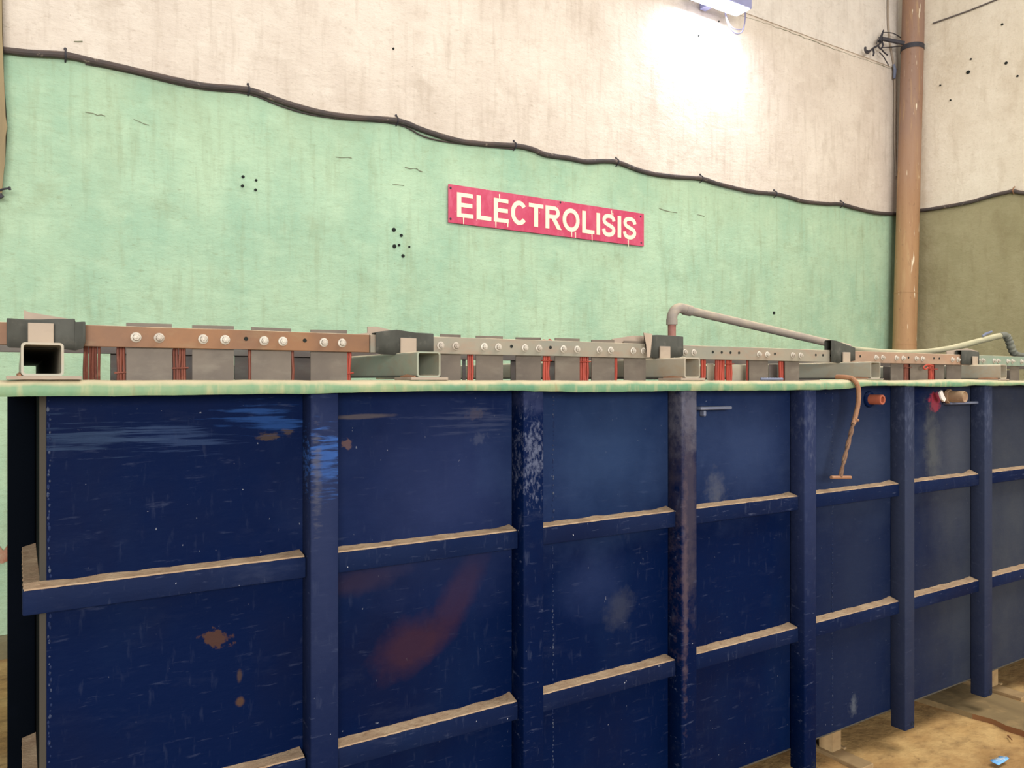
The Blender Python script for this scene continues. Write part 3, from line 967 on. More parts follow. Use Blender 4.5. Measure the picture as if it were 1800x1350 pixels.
for (xa, xb, mt, lab) in BARS:
    bm = bmesh.new()
    nseg = 14
    path, secs = [], []
    for k in range(nseg + 1):
        x = xa + (xb - xa) * k / nseg
        d = 0.0012 * nz(x * 3, 2)
        path.append(((x, BY, 0), (0, 1, 0), (0, 0, 1)))
        secs.append([(0, BZ0 + 0.001 + d), (0.001, BZ0 + d), (0.011, BZ0 + d), (0.012, BZ0 + 0.001 + d), (0.012, BZ1 - 0.001 + d), (0.011, BZ1 + d), (0.001, BZ1 + d), (0, BZ1 - 0.001 + d)])
    sweep(bm, path, secs)
    bar = obj('bus_bar', bm, M[mt])
    tag(bar, lab, 'bus bar', 'front row of bus bars')
    for px in BOLTS:
        p = at(px, HY, BY)
        if not (xa + 0.01 < p.x < xb - 0.005): continue
        c = (p.x, BY - 0.0002, BOLTZ)
        if first_bolt is None:
            bm = bmesh.new()
            lathe_y(bm, c, [(0.0122, 0.0), (0.0122, -0.0022), (0.0105, -0.0034), (0.0082, -0.004)], 16)
            # hexagonal nut and threaded end
            lathe_y(bm, c, [(0.0085, -0.004), (0.0085, -0.009), (0.0072, -0.0105), (0.0042, -0.0105), (0.0042, -0.0135), (0.0, -0.0145)], 6)
            first_bolt = obj('bolt', bm, M['bolt'], bar, origin=c)
        else:
            part_copy(first_bolt, bar, c)
    for px in HOLES:
        p = at(px, HY, BY)
        if not (xa + 0.01 < p.x < xb - 0.005): continue
        bm = bmesh.new()
        lathe_y(bm, (p.x, BY, BOLTZ + 0.004), [(0, -0.0003), (0.0045, -0.0004), (0.0052, -0.0012), (0.0058, 0.001)], 10)
        obj('bolt_hole', bm, M['hole'], bar)
# splice plate lying over a joint
# rear bus bar
bm = bmesh.new(); box(bm, -0.45, 6.3, 2.6, 2.612, BZ0, BZ1, 0.001)
rb = obj('rear_bus_bar', bm, M['plate_dark'])
tag(rb, 'dark rear bus bar behind the front row, seen in the gaps', 'bus bar')

RUB = [[(12, 560, 608, -.012), (17, 560, 611, -.010), (47, 562, 612, 0), (72, 562, 612, 0), (98, 561, 612, 0), (131, 561, 616, -.002), (132.5, 568, 616, -.004), (146, 566, 612, -.014), (150, 566, 600, -.016)],
       [(661, 588, 620, -.006), (670, 583, 623, 0), (698, 580, 624, 0.001), (730, 585, 622, 0), (748, 586, 621, -.001), (762, 587, 618, -.008)],
       [(1143, 590, 628, -.001), (1155, 589, 630, 0), (1176, 590, 630, 0), (1191, 591, 630, -.003), (1201, 592, 625, -.012)],
       [(1461, 598, 637, -.004), (1471, 599, 638, 0), (1486, 605, 637, 0), (1503, 611, 634, -.008)],
       [(1690, 616, 640, -.001), (1708, 616, 641, 0), (1721, 619, 640, -.006)]]
RUB_LABEL = ['charcoal rubber sheet folded over the bus bar on the leftmost beam', 'dark rubber sheet folded over the bus bar below the red sign',
             'dark rubber sheet at the foot of the elbow pipe', 'small dark rubber sheet where the sloping pipe meets the bus bar', 'dark rubber sheet on the rightmost beam, beside the olive hose']
for i, cols_ in enumerate(RUB):
    bm = bmesh.new()
    sh = []
    for (px, yt, yb, off) in cols_:
        Yf = BY - 0.0065 + off
        t_, b__ = at(px, yt, Yf), at(px, yb, Yf)
        zt = max(t_.z, BZ1 + 0.004) if i != 3 else max(t_.z, BZ1 + 0.003)
        xx = b__.x
        fr_ = [(xx, Yf, b__.z), (xx, Yf, (b__.z + zt) / 2), (xx, Yf, zt - 0.002)]
        tp_ = [(xx, Yf + 0.003, zt), (xx, BY + 0.017, zt)]
        bk_ = [(xx, BY + 0.0215, zt - 0.003), (xx, BY + 0.0215, BZ1 - 0.012)]
        sh.append([bm.verts.new(q) for q in fr_ + tp_ + bk_])
    for A, B in zip(sh, sh[1:]):
        for k in range(len(A) - 1): bm.faces.new((A[k], B[k], B[k + 1], A[k + 1]))
    finish(bm)
    for e in bm.edges:
        if len(e.link_faces) == 2 and e.calc_face_angle(0) > 0.12: e.smooth = False
    rs = obj('rubber_sheet', bm, M['rubber'], keep=True)
    so = rs.modifiers.new('thickness', 'SOLIDIFY'); so.thickness = 0.0022; so.offset = 0
    tag(rs, RUB_LABEL[i], 'rubber sheet', 'rubber sheets over the bus bars')
BACKB = [[(42, 545), (52, 549), (131, 562), (131, 590), (42, 590)],
         [(627, 587), (646, 585), (646, 574), (662, 574), (690, 581), (705, 588), (705, 604), (627, 604)],
         [(1076, 596), (1112, 590), (1131, 590), (1140, 602), (1140, 616), (1076, 610)], None,
         [(1664, 617), (1700, 612), (1718, 617), (1719, 632), (1664, 632)]]
BB_LABEL = ['tan card standing up behind the leftmost rubber sheet', 'tan folded card behind the rubber sheet below the sign',
            'tan card lying behind the bus bar left of the elbow pipe', None, 'tan card behind the rubber sheet on the rightmost beam']
for i, pts in enumerate(BACKB):
    if not pts: continue
    Yb = 2.102
    bm = bmesh.new()
    P = [at(x, y, Yb) for x, y in pts]
    prism_y(bm, [(q.x, q.z) for q in P], Yb - 0.001, Yb + 0.003)
    tag(obj('packing_card', bm, M['board']), BB_LABEL[i], 'card', 'packing cards behind the rubber sheets')
bm = bmesh.new()
P = [at(x, y, 2.045) for x, y in [(1130, 585), (1145, 587), (1144, 600), (1141, 628), (1136, 628), (1134, 606)]]
prism_y(bm, [(q.x, q.z) for q in P], 2.040, 2.043)
tag(obj('packing_card', bm, M['board']), 'narrow tan card at the left edge of the sheet below the elbow pipe', 'card', 'packing cards behind the rubber sheets')

# ================================================================== HANGING PLATES AND WIRES
YP = 2.0845
PL = [(222, 302), (338, 411), (442, 512), (546, 610), (774, 810), (837, 884), (907, 951), (976, 1019), (1040, 1080), (1097, 1135), (1317, 1350), (1380, 1405),
      (1566, 1588), (1600, 1631), (1644, 1660), (1664, 1690), (1728, 1746), (1752, 1768), (1776, 1792)]
NTH = ['first', 'second', 'third', 'fourth', 'fifth', 'sixth', 'seventh', 'eighth', 'ninth', 'tenth', 'eleventh', 'twelfth', 'thirteenth', 'fourteenth', 'fifteenth',
       'sixteenth', 'seventeenth', 'eighteenth', 'nineteenth', 'twentieth']
for i, (a, b_) in enumerate(PL):
    xa, xb = X_at(a, YP), X_at(b_, YP)
    top = (1.7415 if i < 10 else 1.729) + 0.002 * nz(i * 3.1)
    bm = bmesh.new()
    tl = random.uniform(-0.0012, 0.0012)
    nn = 5
    ring = []
    poly = [(xa, 0.95), (xb, 0.95), (xb, top - tl), (xa, top + tl)]
    prism_y(bm, poly, YP, YP + 0.003)
    pl = obj('hanging_plate', bm, M['plate'])
    tag(pl, NTH[i] + ' grey brown metal plate from the left, hanging behind the front bus bar', 'plate', 'plates on the front bus bar')
# the beige plate that stops short of the bar, and dark ones beside
for (a, b_, ytop, Y, mt, lab) in [(1286, 1311, 641, 2.14, 'plate_pale', 'pale beige short plate right of the wide red wire bundle'),
                                  (1243, 1255, 639, 2.16, 'plate_pale', 'pale narrow strip plate left of the wide red wire bundle'),
                                  (1352, 1367, 640, 2.15, 'plate_dark', 'dark narrow plate beside the lip with a grey bolt on it'),
                                  (1553, 1565, 644, 2.15, 'plate_dark', 'dark narrow plate just right of the fourth box beam'),
                                  (1767, 1776, 651, 2.15, 'plate_dark', 'dark narrow plate right of the fifth box beam')]:
    xa, xb = X_at(a, Y), X_at(b_, Y)
    z = at(a, ytop, Y).z
    bm = bmesh.new(); box(bm, xa, xb, Y, Y + 0.003, 0.95, z, 0.0008)
    tag(obj('short_plate', bm, M[mt]), lab, 'plate')
    # a hanger hook holds it from the bar above
YR = 2.618
RP = [(194, 222, 'right of the first bright gap'), (302, 345, 'between the first and second front plates'), (412, 447, 'between the second and third front plates'),
      (512, 548, 'between the third and fourth front plates'), (897, 910, 'left of the seventh front plate'), (964, 978, 'left of the eighth front plate'),
      (812, 818, 'in the gap right of the fifth front plate'), (1405, 1440, 'behind the fourth box beam'), (1640, 1670, 'right of the narrow red bundle')]
for (a, b_, w) in RP:
    xa, xb = X_at(a, YR), X_at(b_, YR)
    bm = bmesh.new(); box(bm, xa, xb, YR - 0.004, YR, 0.95, 1.73, 0.0008)
    tag(obj('hanging_plate', bm, M['plate_dark']), 'dark rear plate, seen ' + w, 'plate', 'plates on the rear bus bar')

WB = [(146, 176, 6, 'copper', 'wide copper wire bundle left of the first bright gap', 606, None), (205, 221, 3, 'copper', 'copper wires with a twisted tie, left edge of the first plate', 606, 655),
      (304, 327, 5, 'copper', 'copper wires with a cross tie between the first two plates', 609, 647), (436, 442, 1, 'copper', 'single copper strip along the left edge of the third plate', 614, None),
      (512, 517, 1, 'copper', 'single copper strip along the right edge of the third plate', 617, None),
      (608, 617, 2, 'copper_red', 'thin red wire pair at the right edge of the fourth plate', 620, 656), (821, 832, 3, 'copper_red', 'dark red wire bundle left of the sixth plate', 623, None),
      (954, 966, 3, 'copper_red', 'red wire bundle right of the seventh plate', 626, 634), (1019, 1034, 4, 'copper_red', 'red wire bundle right of the eighth plate', 627, 636),
      (1080, 1084, 1, 'copper_red', 'single red wire at the right edge of the ninth plate', 629, None), (1232, 1239, 2, 'copper_red', 'red wire pair just right of the third box beam', 633, None),
      (1257, 1273, 5, 'copper_red', 'wide bright red wire bundle under the empty bolt holes', 634, None), (1276, 1286, 3, 'copper_red', 'second red wire bundle under the empty bolt holes', 634, 640),
      (1312, 1317, 2, 'copper_red', 'red wires at the left edge of the eleventh plate', 635, None), (1369, 1379, 3, 'copper_red', 'red wire bundle at the left edge of the twelfth plate', 636, None),
      (1589, 1599, 3, 'copper', 'brown wire bundle between the thirteenth and fourteenth plates', 641, 646), (1632, 1643, 3, 'copper_red', 'bright red wire bundle under the brown bus bar', 642, 649)]
for (a, b_, n, mt, lab, ytop, ytie) in WB:
    Y = 2.098
    xa, xb = X_at(a, Y), X_at(b_, Y)
    zt = 1.712
    root = empty('wire_bundle', ((xa + xb) / 2, Y, 1.3))
    tag(root, lab, 'wire bundle')
    pitch = (xb - xa) / n
    for k in range(n):
        x = xa + pitch * (k + 0.5)
        rnd = random.Random(a * 7 + k)
        bm = bmesh.new()
        pts = [(x + rnd.uniform(-1, 1) * 0.0012, Y + rnd.uniform(-0.003, 0.003), 1.3 + (zt - 1.3) * t) for t in (0, 0.2, 0.4, 0.6, 0.7, 0.8, 0.9, 1.0)]
        tube(bm, pts, pitch * 0.53, 8)
        obj('strand', bm, M[mt], root)
    if ytie:
        z = at(a, ytie, Y).z
        bm = bmesh.new()
        r = pitch * 0.6 + 0.002
        ring = [(xa - 0.004, Y - r, z - 0.001), ((xa + xb) / 2, Y - r - 0.002, z), (xb + 0.004, Y - r, z + 0.001), (xb + 0.004, Y + r, z), ((xa + xb) / 2, Y + r, z), (xa - 0.004, Y + r, z), (xa - 0.004, Y - r, z - 0.001)]
        tube(bm, ring, 0.0022, 6)
        obj('tie', bm, M[mt], root)
# curled loose wire end by the right red bundle
bm = bmesh.new()
pts = [at(x, y, 2.05) for x, y in [(1640, 643), (1632, 641), (1626, 643), (1623, 647), (1627, 649), (1631, 646)]]
tube(bm, smooth_path(pts, 3), 0.004, 6)
tag(obj('loose_wire', bm, M['copper_red']), 'curled red wire end beside the bright red bundle', 'wire')
bm = bmesh.new()
pts = [at(x, y, 2.078) for x, y in [(951, 600), (956, 598), (962, 600), (966, 597), (971, 600)]]
tube(bm, smooth_path(pts, 3), 0.003, 6)
tag(obj('loose_wire', bm, M['copper_red']), 'small red wire twist lying on top of the bus bar', 'wire')

# ================================================================== PIPES OVER THE TANK
Y = 2.9
root = empty('elbow_pipe', (at(1181, 620, Y).x, Y, 1.55))
tag(root, 'grey elbow pipe rising from the tank then sloping down to the right', 'pipe')
a = at(1181, 575, Y)
bm = bmesh.new(); tube(bm, [(a.x, Y, 1.3), (a.x, Y, a.z + 0.035)], 0.0205, 14); obj('riser', bm, M['pipe_red'], root)
P = [at(x, y, Y) for x, y in [(1181, 566), (1181, 558), (1184, 549), (1190, 543), (1198, 542), (1207, 545)]]
bm = bmesh.new(); tube(bm, smooth_path(P, 4), 0.0265, 14); el = obj('elbow', bm, M['pipe_grey'], root)
bm = bmesh.new(); tube(bm, [(a.x, Y, at(1181, 571, Y).z), (a.x, Y, at(1181, 561, Y).z)], 0.0285, 14)
obj('elbow_collar', bm, M['pipe_grey'], el)
P0, P1 = at(1203, 544, Y), at(1465, 605, Y)
bm = bmesh.new(); tube(bm, [P0, P0 + (P1 - P0) * 0.035], 0.0285, 14); obj('elbow_collar', bm, M['pipe_grey'], el)
bm = bmesh.new(); tube(bm, [P0, P0.lerp(P1, 0.5), P1, P1 + (P1 - P0) * 0.12], 0.0225, 14); obj('sloping_pipe', bm, M['pipe_grey'], root)

root = empty('olive_hose', (at(1640, 640, 2.3).x, 2.3, 1.6))
tag(root, 'dusty olive hose rising to a bent corrugated end at the far right', 'hose')
P = [at(1480, 612, 2.6), at(1520, 616, 2.5), at(1560, 619, 2.45), at(1600, 620, 2.4), at(1640, 617, 2.36), at(1680, 610, 2.33), at(1715, 601, 2.3), at(1742, 594, 2.28), at(1760, 590, 2.27)]
bm = bmesh.new(); tube(bm, smooth_path(P, 5), [0.0155] * 25 + [0.0165] * 8 + [0.0175] * 8, 12); obj('hose_tube', bm, M['hose'], root)
P = [at(1758, 590, 2.27), at(1765, 589, 2.265), at(1770, 592, 2.26), at(1774, 600, 2.255), at(1778, 612, 2.25), at(1783, 621, 2.245), at(1795, 624, 2.24), at(1815, 624, 2.24)]
sp_ = smooth_path(P, 8)
rr = [0.0205 + 0.0022 * math.sin(i * 1.3) if 14 < i < 44 else 0.0185 for i in range(len(sp_))]
rr = [r if i < 40 else 0.0185 - (i - 40) * 0.0006 for i, r in enumerate(rr)]
bm = bmesh.new(); tube(bm, sp_, rr, 12); obj('corrugated_end', bm, M['hose_dark'], root)
bm = bmesh.new()
tube(bm, [at(1727, 591, 2.285), at(1733, 587, 2.285), at(1743, 583, 2.285)], [0.006, 0.008, 0.006], 7)
tag(obj('clip', bm, M['rod'], root), 'small blue grey clip')

# hanging rusty hook over the lip
Yh = 1.886
root = empty('rusty_hook', (at(1480, 842, Yh).x, Yh, at(1480, 842, Yh).z))
tag(root, 'rusty hooked rod hanging over the green lip, with a short crossbar', 'hook')
P = [Vector((at(1478, 665, 1.95).x, 1.97, 1.6175)), at(1486, 663, 1.93), at(1497, 665, 1.905), at(1503, 670, Yh), at(1508, 680, Yh - 0.004), at(1509.5, 695, Yh - 0.004), at(1508, 712, Yh - 0.002), at(1504, 730, Yh), at(1500, 745, Yh)]
bm = bmesh.new(); tube(bm, smooth_path(P, 4), 0.0095, 10); obj('hook_bend', bm, M['rusty'], root)
P = [at(1501, 740, Yh), at(1497, 756, Yh), at(1491, 780, Yh), at(1484, 808, Yh), at(1477, 838, Yh)]
bm = bmesh.new()
core = smooth_path(P, 9)
fr = ring_frames(core)
for ph in (0, PI):
    tube(bm, [p + (u * math.cos(i * 0.4 + ph) + v * math.sin(i * 0.4 + ph)) * 0.0032 for i, (p, u, v) in enumerate(fr)], [0.0058 + 0.0012 * nz(i * 0.8, ph) for i in range(len(fr))], 7)
obj('twisted_shank', bm, M['rusty_dark'], root)
bm = bmesh.new(); tube(bm, [at(1461, 839, Yh), at(1495, 839, Yh)], 0.0065, 10); obj('crossbar', bm, M['rusty'], root)
q = at(1486, 793, Yh)
bm = bmesh.new(); tube(bm, [at(1503, 737, Yh - 0.006), at(1508, 739, Yh - 0.006)], 0.006, 8); obj('knot', bm, M['rusty'], root)

# small bolt lying on the lip
bm = bmesh.new()
pa, pb = Vector((X_at(1337, 1.93), 1.93, 1.6075)), Vector((X_at(1370, 1.93), 1.915, 1.6075))
pts = [pa.lerp(pb, t / 16) for t in range(17)]
tube(bm, pts, [0.0045 + 0.0012 * (i % 2) for i in range(17)], 8)
tag(obj('loose_bolt', bm, M['rod']), 'grey threaded rod lying on the green lip', 'bolt')

# ================================================================== SIGN
SY = YW - 0.022
c0, c1 = at(788, 321, SY), at(1132, 434, SY)
zt, zb = (at(788, 321.5, SY).z + at(1132, 377, SY).z) / 2, (at(788, 390, SY).z + at(1132, 434, SY).z) / 2
bm = bmesh.new(); box(bm, c0.x, c1.x, SY, SY + 0.004, zb, zt, 0.001)
sign = obj('sign', bm, M['sign'])
tag(sign, 'red metal sign reading ELECTROLISIS in cream letters on the green wall', 'sign')


def sx(zx): return X_at(760 + zx / 4.5, SY - 0.002)


LH = zt - zb
L0, L1 = zb + LH * 0.175, zb + LH * 0.815
H = L1 - L0


def stroke(pts, w):
    """flat-ended stroke of constant width -> outline polygon strips (list of quads)"""
    L, R = [], []
    for i, p in enumerate(pts):
        a, b_ = pts[max(i - 1, 0)], pts[min(i + 1, len(pts) - 1)]
        d = Vector((b_[0] - a[0], b_[1] - a[1])).normalized()
        n = Vector((-d.y, d.x))
        L.append((p[0] + n.x * w / 2, p[1] + n.y * w / 2)); R.append((p[0] - n.x * w / 2, p[1] - n.y * w / 2))
    return L, R


def letter(ch, x0, x1):
    w = x1 - x0
    t = H * 0.2
    y0, y1 = SY - 0.0025, SY - 0.0002
    bm = bmesh.new()

    def rect(a, b_, c, d): prism_y(bm, [(a, c), (b_, c), (b_, d), (a, d)], y0, y1)

    def ribbon(pts, wd):
        Lp, Rp = stroke(pts, wd)
        for k in range(len(pts) - 1):
            prism_y(bm, [Lp[k], Lp[k + 1], Rp[k + 1], Rp[k]], y0, y1)
    if ch == 'E':
        rect(x0, x0 + t, L0, L1)
        rect(x0 + t, x1, L0, L0 + t * .82); rect(x0 + t, x1 - w * .06, L0 + H * .42, L0 + H * .59); rect(x0 + t, x1 - w * .03, L1 - t * .82, L1)
    elif ch == 'L':
        rect(x0, x0 + t, L0, L1); rect(x0 + t, x1, L0, L0 + t * .85)
    elif ch == 'T':
        m_ = (x0 + x1) / 2
        rect(x0, x1, L1 - t * .85, L1); rect(m_ - t / 2, m_ + t / 2, L0, L1 - t * .85)
    elif ch == 'I':
        rect(x0, x1, L0, L1)
    elif ch in 'OC':
        cx, cz = (x0 + x1) / 2, (L0 + L1) / 2
        rx, rz = w / 2 - t / 2, H / 2 + H * .015 - t * .45
        a0, a1 = (0, 360) if ch == 'O' else (38, 322)
        n = 36
        pts = [(cx + rx * math.cos(math.radians(a0 + (a1 - a0) * k / n)), cz + rz * math.sin(math.radians(a0 + (a1 - a0) * k / n))) for k in range(n + 1)]
        ribbon(pts, t * .95)
    elif ch == 'R':
        rect(x0, x0 + t, L0, L1)
        r = H * .19
        cz = L1 - t * .42 - r
        pts = [(x0 + t + 0.0004, L1 - t * .42), (x0 + w * .56, L1 - t * .42)]
        pts += [(x0 + w * .56 + r * 1.02 * math.cos(math.radians(a)), cz + r * math.sin(math.radians(a))) for a in range(75, -80, -15)]
        pts += [(x0 + w * .56, cz - r), (x0 + t + 0.0004, cz - r)]
        ribbon(pts, t * .85)
        zl_ = cz - r - t * .43
        prism_y(bm, [(x0 + w * .38, zl_), (x0 + w * .66, zl_), (x1, L0), (x1 - t * 1.15, L0)], y0, y1)
    elif ch == 'S':
        pts = [(0.93, 0.72), (0.86, 0.86), (0.68, 0.94), (0.45, 0.95), (0.22, 0.90), (0.11, 0.76), (0.18, 0.62), (0.40, 0.54), (0.62, 0.48), (0.84, 0.40), (0.91, 0.26), (0.80, 0.12), (0.56, 0.05), (0.32, 0.06), (0.14, 0.14), (0.07, 0.31)]
        P = [(p.x, p.y) for p in smooth_path([(x0 + a * w, L0 + b_ * H, 0) for a, b_ in [(u * 0.9 + 0.05, v * 0.96 + 0.02) for u, v in pts]], 3)]
        ribbon(P, t * .92)
    bmesh.ops.recalc_face_normals(bm, faces=bm.faces)
    for f in bm.faces: f.smooth = False
    o = obj('letter', bm, M['letters'], sign, keep=True)
    return o


LET = [('E', 195, 324), ('L', 350, 466), ('E', 486, 604), ('C', 622, 752), ('T', 764, 878), ('R', 895, 1022), ('O', 1030, 1165), ('L', 1186, 1282), ('I', 1299, 1327), ('S', 1343, 1448), ('I', 1466, 1493), ('S', 1508, 1614)]
for ch, a, b_ in LET: letter(ch, sx(a), sx(b_))
for (zx, top, ln) in [(247, L0, 0.05), (502, L0, 0.045), (597, L0, 0.03), (1102, L0, 0.045), (1132, L0, 0.05), (1263, L0, 0.06), (1550, L0 - 0.01, 0.06), (531, L1 + 0.035, 0.035), (1418, L1 + 0.04, 0.04), (1428, L1 + .02, 0.03)]:
    bm = bmesh.new()
    x = sx(zx)
    prism_y(bm, [(x - 0.005, top), (x + 0.005, top), (x + 0.004, top - ln), (x, top - ln - 0.004), (x - 0.002, top - ln)], SY - 0.0018, SY - 0.0001)
    obj('paint_drip', bm, M['letters'], sign)
for (px, zf) in [(792, 0.9), (792, 0.1), (985, 0.96), (1126, 0.9), (1127, 0.1)]:
    bm = bmesh.new()
    lathe_y(bm, (X_at(px, SY), SY, zb + LH * zf), [(0, -0.005), (0.006, -0.0045), (0.0095, -0.001), (0.0095, 0.0005)], 10)
    obj('screw', bm, M['black_metal'], sign)

# ================================================================== WALL CABLE
root = empty('wall_cable', (cable_pts[20].x, YW - 0.02, cable_pts[20].z))
tag(root, 'thick dark cable sagging along the wall where green paint meets cream', 'cable')
bm = bmesh.new()
tube(bm, smooth_path(cable_pts, 4), [0.0205 + 0.002 * nz(i * 0.3) for i in range((len(cable_pts) - 1) * 4 + 1)], 10)
obj('cable_run', bm, M['cable'], root)
P = smooth_path(cabR, 4)
bm = bmesh.new(); tube(bm, P, 0.0205, 10)
obj('cable_run', bm, M['cable'], root)
# second thinner wire clipped under the cable, showing where it droops away
P = [at(x, y, YW - 0.012) for x, y in [(150, 112), (185, 118), (240, 130), (300, 145), (360, 157), (437, 165), (490, 185), (540, 200), (600, 209), (698, 218), (745, 240), (790, 250), (860, 258), (905, 262)]]
bm = bmesh.new(); tube(bm, smooth_path(P, 4), 0.006, 7)
obj('thin_wire', bm, M['cable'], root)
for (px, py) in [(115, 97), (437, 158), (698, 212), (905, 256), (1085, 285), (1233, 314), (1363, 341), (1480, 359)]:
    p = at(px, py, YW - 0.022)
    bm = bmesh.new()
    arc = [(p.x, YW - 0.001, p.z + 0.042), (p.x, YW - 0.012, p.z + 0.036)] + [(p.x, YW - 0.022 - 0.024 * math.sin(math.radians(a)), p.z + 0.024 * math.cos(math.radians(a))) for a in range(20, 170, 25)] + [(p.x, YW - 0.001, p.z - 0.034)]
    tube(bm, arc, 0.0055, 6)
    lathe_y(bm, (p.x, YW - 0.006, p.z + 0.044), [(0, -0.004), (0.008, -0.003), (0.009, 0.006)], 8)
    obj('clip', bm, M['black_metal'], root)
p = at_x(1782, 336, XR - 0.022)
bm = bmesh.new()
tube(bm, [(XR - 0.001, p.y, p.z + 0.05), (XR - 0.03, p.y, p.z + 0.03), (XR - 0.047, p.y, p.z), (XR - 0.02, p.y, p.z - 0.03)], 0.006, 6)
obj('clip', bm, M['rusty'], root)

# ================================================================== CORNER DOWNPIPE
pb_, pt_ = Vector((8.68, 5.18, 0.0)), Vector((8.68, 5.18, 0.0))
x600, x0_ = X_at(1590, 5.18), X_at(1606, 5.18)
z600, z0_ = at(1590, 600, 5.18).z, at(1606, 0, 5.18).z
sl = (x0_ - x600) / (z0_ - z600)


def dp(z): return Vector((x600 + sl * (z - z600), 5.18, z))


root = empty('downpipe', dp(0.0))
tag(root, 'tall brown drain pipe with white drips standing in the corner of the walls', 'pipe')
bm = bmesh.new(); tube(bm, [dp(-0.01), dp(1.0), dp(2.0)], 0.129, 28); obj('pipe_section', bm, M['downpipe'], root, origin=dp(0.0))
bm = bmesh.new(); tube(bm, [dp(2.0), dp(2.7), dp(3.4), dp(4.2), dp(ZT)], [0.127, 0.126, 0.124, 0.122, 0.120], 28, True); obj('pipe_section', bm, M['downpipe'], root, origin=dp(0.0))
for zc in (2.02, 2.62):
    bm = bmesh.new(); tube(bm, [dp(zc - 0.006), dp(zc + 0.006)], 0.1295, 28); obj('joint_ring', bm, M['downpipe'], root, origin=dp(0.0))
zc = at(1606, 72, 5.05).z
bm = bmesh.new(); tube(bm, [dp(zc - 0.028), dp(zc + 0.028)], 0.1275, 28)
cl = obj('strap', bm, M['black_metal'], root)
bm = bmesh.new(); pA, pB = at(1589, 76, 5.16), at(1550, 68, 5.3)
tube(bm, [pA, pB], 0.024, 8); obj('strap_arm', bm, M['black_metal'], root)
bm = bmesh.new(); tube(bm, [at(1546, 73, 5.3), at(1549, 65, 5.3), at(1553, 53, 5.3)], [0.02, 0.016, 0.008], 7); obj('strap_arm', bm, M['black_metal'], root)

root = empty('wire_tangle', at(1540, 80, 5.3))
tag(root, 'tangle of dark wire ends tied beside the strap of the corner pipe', 'wires')
TW = [([(1549, 74), (1543, 80), (1536, 84), (1528, 90), (1521, 88)], 0.011), ([(1521, 83), (1521, 88), (1524, 93), (1527, 92)], 0.013), ([(1534, 85), (1536, 92), (1535, 98)], 0.010),
      ([(1548, 84), (1553, 91), (1560, 97)], 0.008), ([(1546, 92), (1552, 98), (1558, 108), (1562, 115)], 0.006), ([(1553, 57), (1568, 58), (1580, 64), (1588, 70)], 0.006),
      ([(1556, 68), (1545, 66), (1541, 77)], 0.005), ([(1550, 84), (1566, 83), (1585, 81)], 0.006), ([(1550, 72), (1552, 80), (1548, 86), (1544, 80), (1550, 74)], 0.009)]
for P, r in TW:
    bm = bmesh.new(); tube(bm, smooth_path([at(x, y, 5.31) for x, y in P], 4), r, 6); obj('wire', bm, M['black_metal'], root)
# conduit down the corner
root = empty('corner_conduit', at(1572, 300, 5.37))
tag(root, 'thin grey conduit running down the wall left of the corner pipe', 'conduit')
bm = bmesh.new(); tube(bm, smooth_path([at(x, y, 5.375) for x, y in [(1561, -10), (1561, 40), (1565, 80), (1571, 115), (1573, 150), (1573, 250), (1576, 310)]], 4), 0.012, 7)
obj('conduit_run', bm, M['bracket'], root)
bm = bmesh.new(); tube(bm, [at(1571, 113, 5.36), at(1573, 124, 5.36), at(1572, 138, 5.36)], [0.014, 0.02, 0.015], 8)
obj('conduit_joint', bm, M['rod'], root)
bm = bmesh.new()
tube(bm, [at_x(1640, 41, XR - 0.01), at_x(1700, 20, XR - 0.01), at_x(1780, -12, XR - 0.01)], 0.009, 6)
tag(obj('side_wall_wire', bm, M['thin_wire']), 'thin dark wire slanting up the cream side wall', 'wire')

# ================================================================== LEFT PLANK
Yp = 5.318
poly = [at(x, y, Yp) for x, y in [(-70, -60), (3, -60), (4, 60), (7, 140), (10, 205), (13, 222), (12, 232), (10, 240), (9, 285), (7, 297), (4, 330), (3, 345), (-6, 348), (-70, 350)]]
bm = bmesh.new(); prism_y(bm, [(q.x, q.z) for q in poly], Yp, Yp + 0.035)
pk = obj('plank', bm, M['plank'])
tag(pk, 'weathered tan plank fixed upright over the cable at the left edge', 'plank')
bm = bmesh.new(); tube(bm, [at(-4, 335, Yp - 0.01), at(8, 332, Yp - 0.02), at(17, 331, Yp - 0.03)], 0.006, 7)
tube(bm, [at(16, 328, Yp - 0.03), at(17.5, 334, Yp - 0.03)], 0.007, 7)
obj('nail', bm, M['black_metal'], pk)
bm = bmesh.new(); tube(bm, [at(-2, 342, Yp - 0.008), at(3, 348, Yp - 0.008)], 0.016, 7); obj('nail', bm, M['black_metal'], pk)

# ================================================================== FLOODLIGHT
Yl = 5.16
xl, xr_ = at(1222, 0, Yl).x, at(1308, 0, Yl).x
zlo = at(1262, 6, Yl).z
root = empty('floodlight', ((xl + xr_) / 2, Yl, zlo))
tag(root, 'bright white floodlight high on the cream wall with a looped flex', 'lamp')
bm = bmesh.new(); box(bm, xl, xr_, Yl - 0.1, Yl + 0.09, zlo, zlo + 0.12, 0.012, 2); obj('lamp_housing', bm, M['lamp_body'], root)
bm = bmesh.new(); box(bm, xl + 0.02, xr_ - 0.02, Yl - 0.09, Yl + 0.08, zlo - 0.006, zlo - 0.0005, 0.002); obj('lamp_glass', bm, M['lens'], root)
bm = bmesh.new(); box(bm, (xl + xr_) / 2 - 0.04, (xl + xr_) / 2 + 0.04, Yl + 0.091, YW - 0.013, zlo + 0.03, zlo + 0.1, 0.004); obj('lamp_bracket', bm, M['lamp_body'], root)
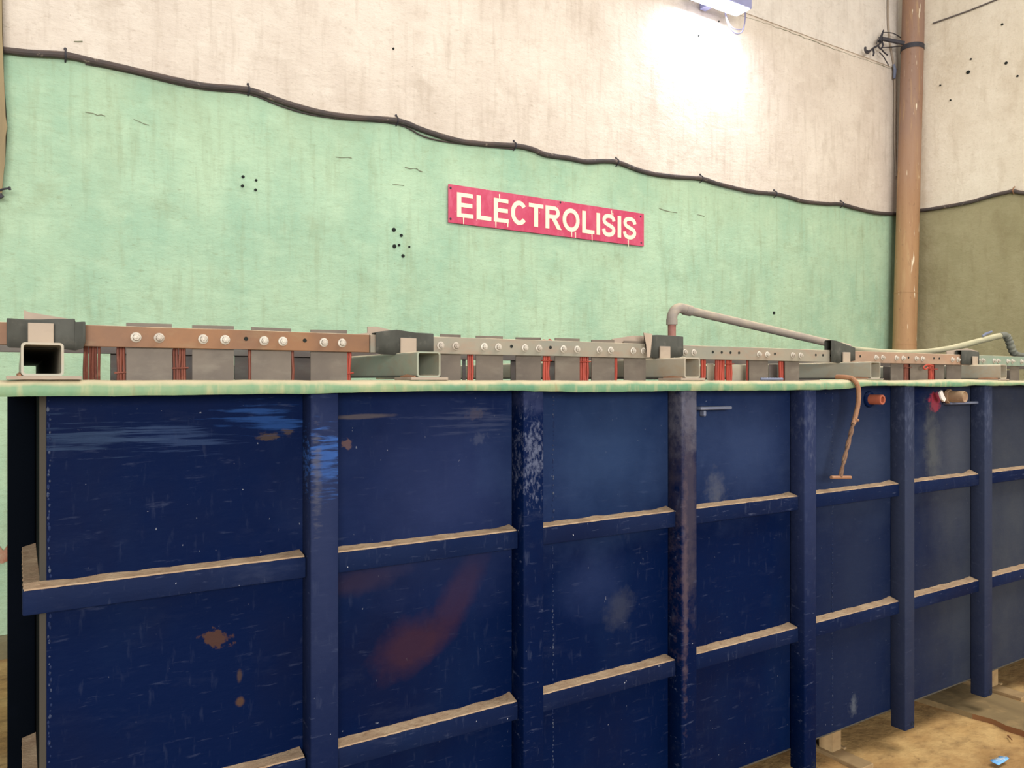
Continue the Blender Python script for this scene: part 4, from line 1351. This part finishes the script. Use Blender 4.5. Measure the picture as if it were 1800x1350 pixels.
for off, pts in enumerate([[(1274, 2), (1275, 24), (1279, 40), (1286, 52), (1294, 59), (1303, 57), (1308, 46), (1310, 28), (1309, 8), (1308, -20)], [(1276, 26), (1280, 38), (1287, 48), (1296, 52), (1305, 51)]]):
    bm = bmesh.new(); tube(bm, smooth_path([at(x, y, Yl + 0.13 + 0.01 * off) for x, y in pts], 4), 0.007 - 0.002 * off, 7); obj('flex', bm, M['flex'], root)
L = bpy.data.lights.new('floodlight_beam', 'AREA'); L.shape = 'RECTANGLE'; L.size, L.size_y = 0.42, 0.15; L.energy = 27; L.color = (0.74, 0.8, 1.0)
lo = bpy.data.objects.new('floodlight_beam', L); lo.parent = root
lo.location = (0, -0.005, -0.012)
COL.objects.link(lo)

# ================================================================== FLOOR THINGS
e0, e1, e2 = at_z(1640, 1237, 0.02), at_z(1745, 1274, 0.02), at_z(1800, 1297, 0.02)
bm = bmesh.new()
xs_l = [(3.80, 2.9), (3.815, 2.45), (3.81, 2.2), (3.825, 2.07), (3.83, 1.95), (3.85, 1.86), (3.83, 1.8), (3.84, 1.74), (3.81, 1.65), (3.82, 1.3), (3.8, 0.9)]
poly = xs_l + [(4.16, 0.9), (4.18, 1.6), (4.17, 2.3), (4.18, 2.9)]
a = [bm.verts.new((x, y, 0.02)) for x, y in poly]
b_ = [bm.verts.new((x, y, -0.02)) for x, y in poly]
bm.faces.new(a); bm.faces.new(b_[::-1])
for i in range(len(poly)):
    f = bm.faces.new((a[i], b_[i], b_[(i + 1) % len(poly)], a[(i + 1) % len(poly)]))
    f.material_index = 1 if i < len(xs_l) - 1 and poly[i][1] < 2.0 else 0
bd = obj('floor_board', bm, [M['floor_board'], M['wood_edge']])
tag(bd, 'dirty wooden board with a broken orange edge lying under the tank', 'board')
bm = bmesh.new()
q = at_z(1757, 1338, 0.004)
rows = []
for i in range(6):
    row = []
    for j in range(4):
        x, y = q.x - 0.045 + 0.018 * i, q.y - 0.018 + 0.012 * j
        row.append(bm.verts.new((x + 0.006 * nz(i * 1.3, j * 2.1, 1), y + 0.008 * nz(i, j, 5), 0.006 + 0.012 * abs(nz(i * 0.9, j * 1.1, 3)))))
    rows.append(row)
for A, B in zip(rows, rows[1:]):
    for k in range(3): bm.faces.new((A[k], B[k], B[k + 1], A[k + 1]))
finish(bm)
lt = obj('litter_scrap', bm, M['litter'], keep=True)
so = lt.modifiers.new('thickness', 'SOLIDIFY'); so.thickness = 0.0015
tag(lt, 'crumpled blue and white plastic scrap on the dirt floor', 'litter')
bm = bmesh.new()
tube(bm, [at_z(1772, 1293, 0.004), at_z(1779, 1301, 0.006)], [0.004, 0.002], 6)
tag(obj('twig', bm, M['wood_edge']), 'short brown twig on the dirt beside the broken board', 'twig')
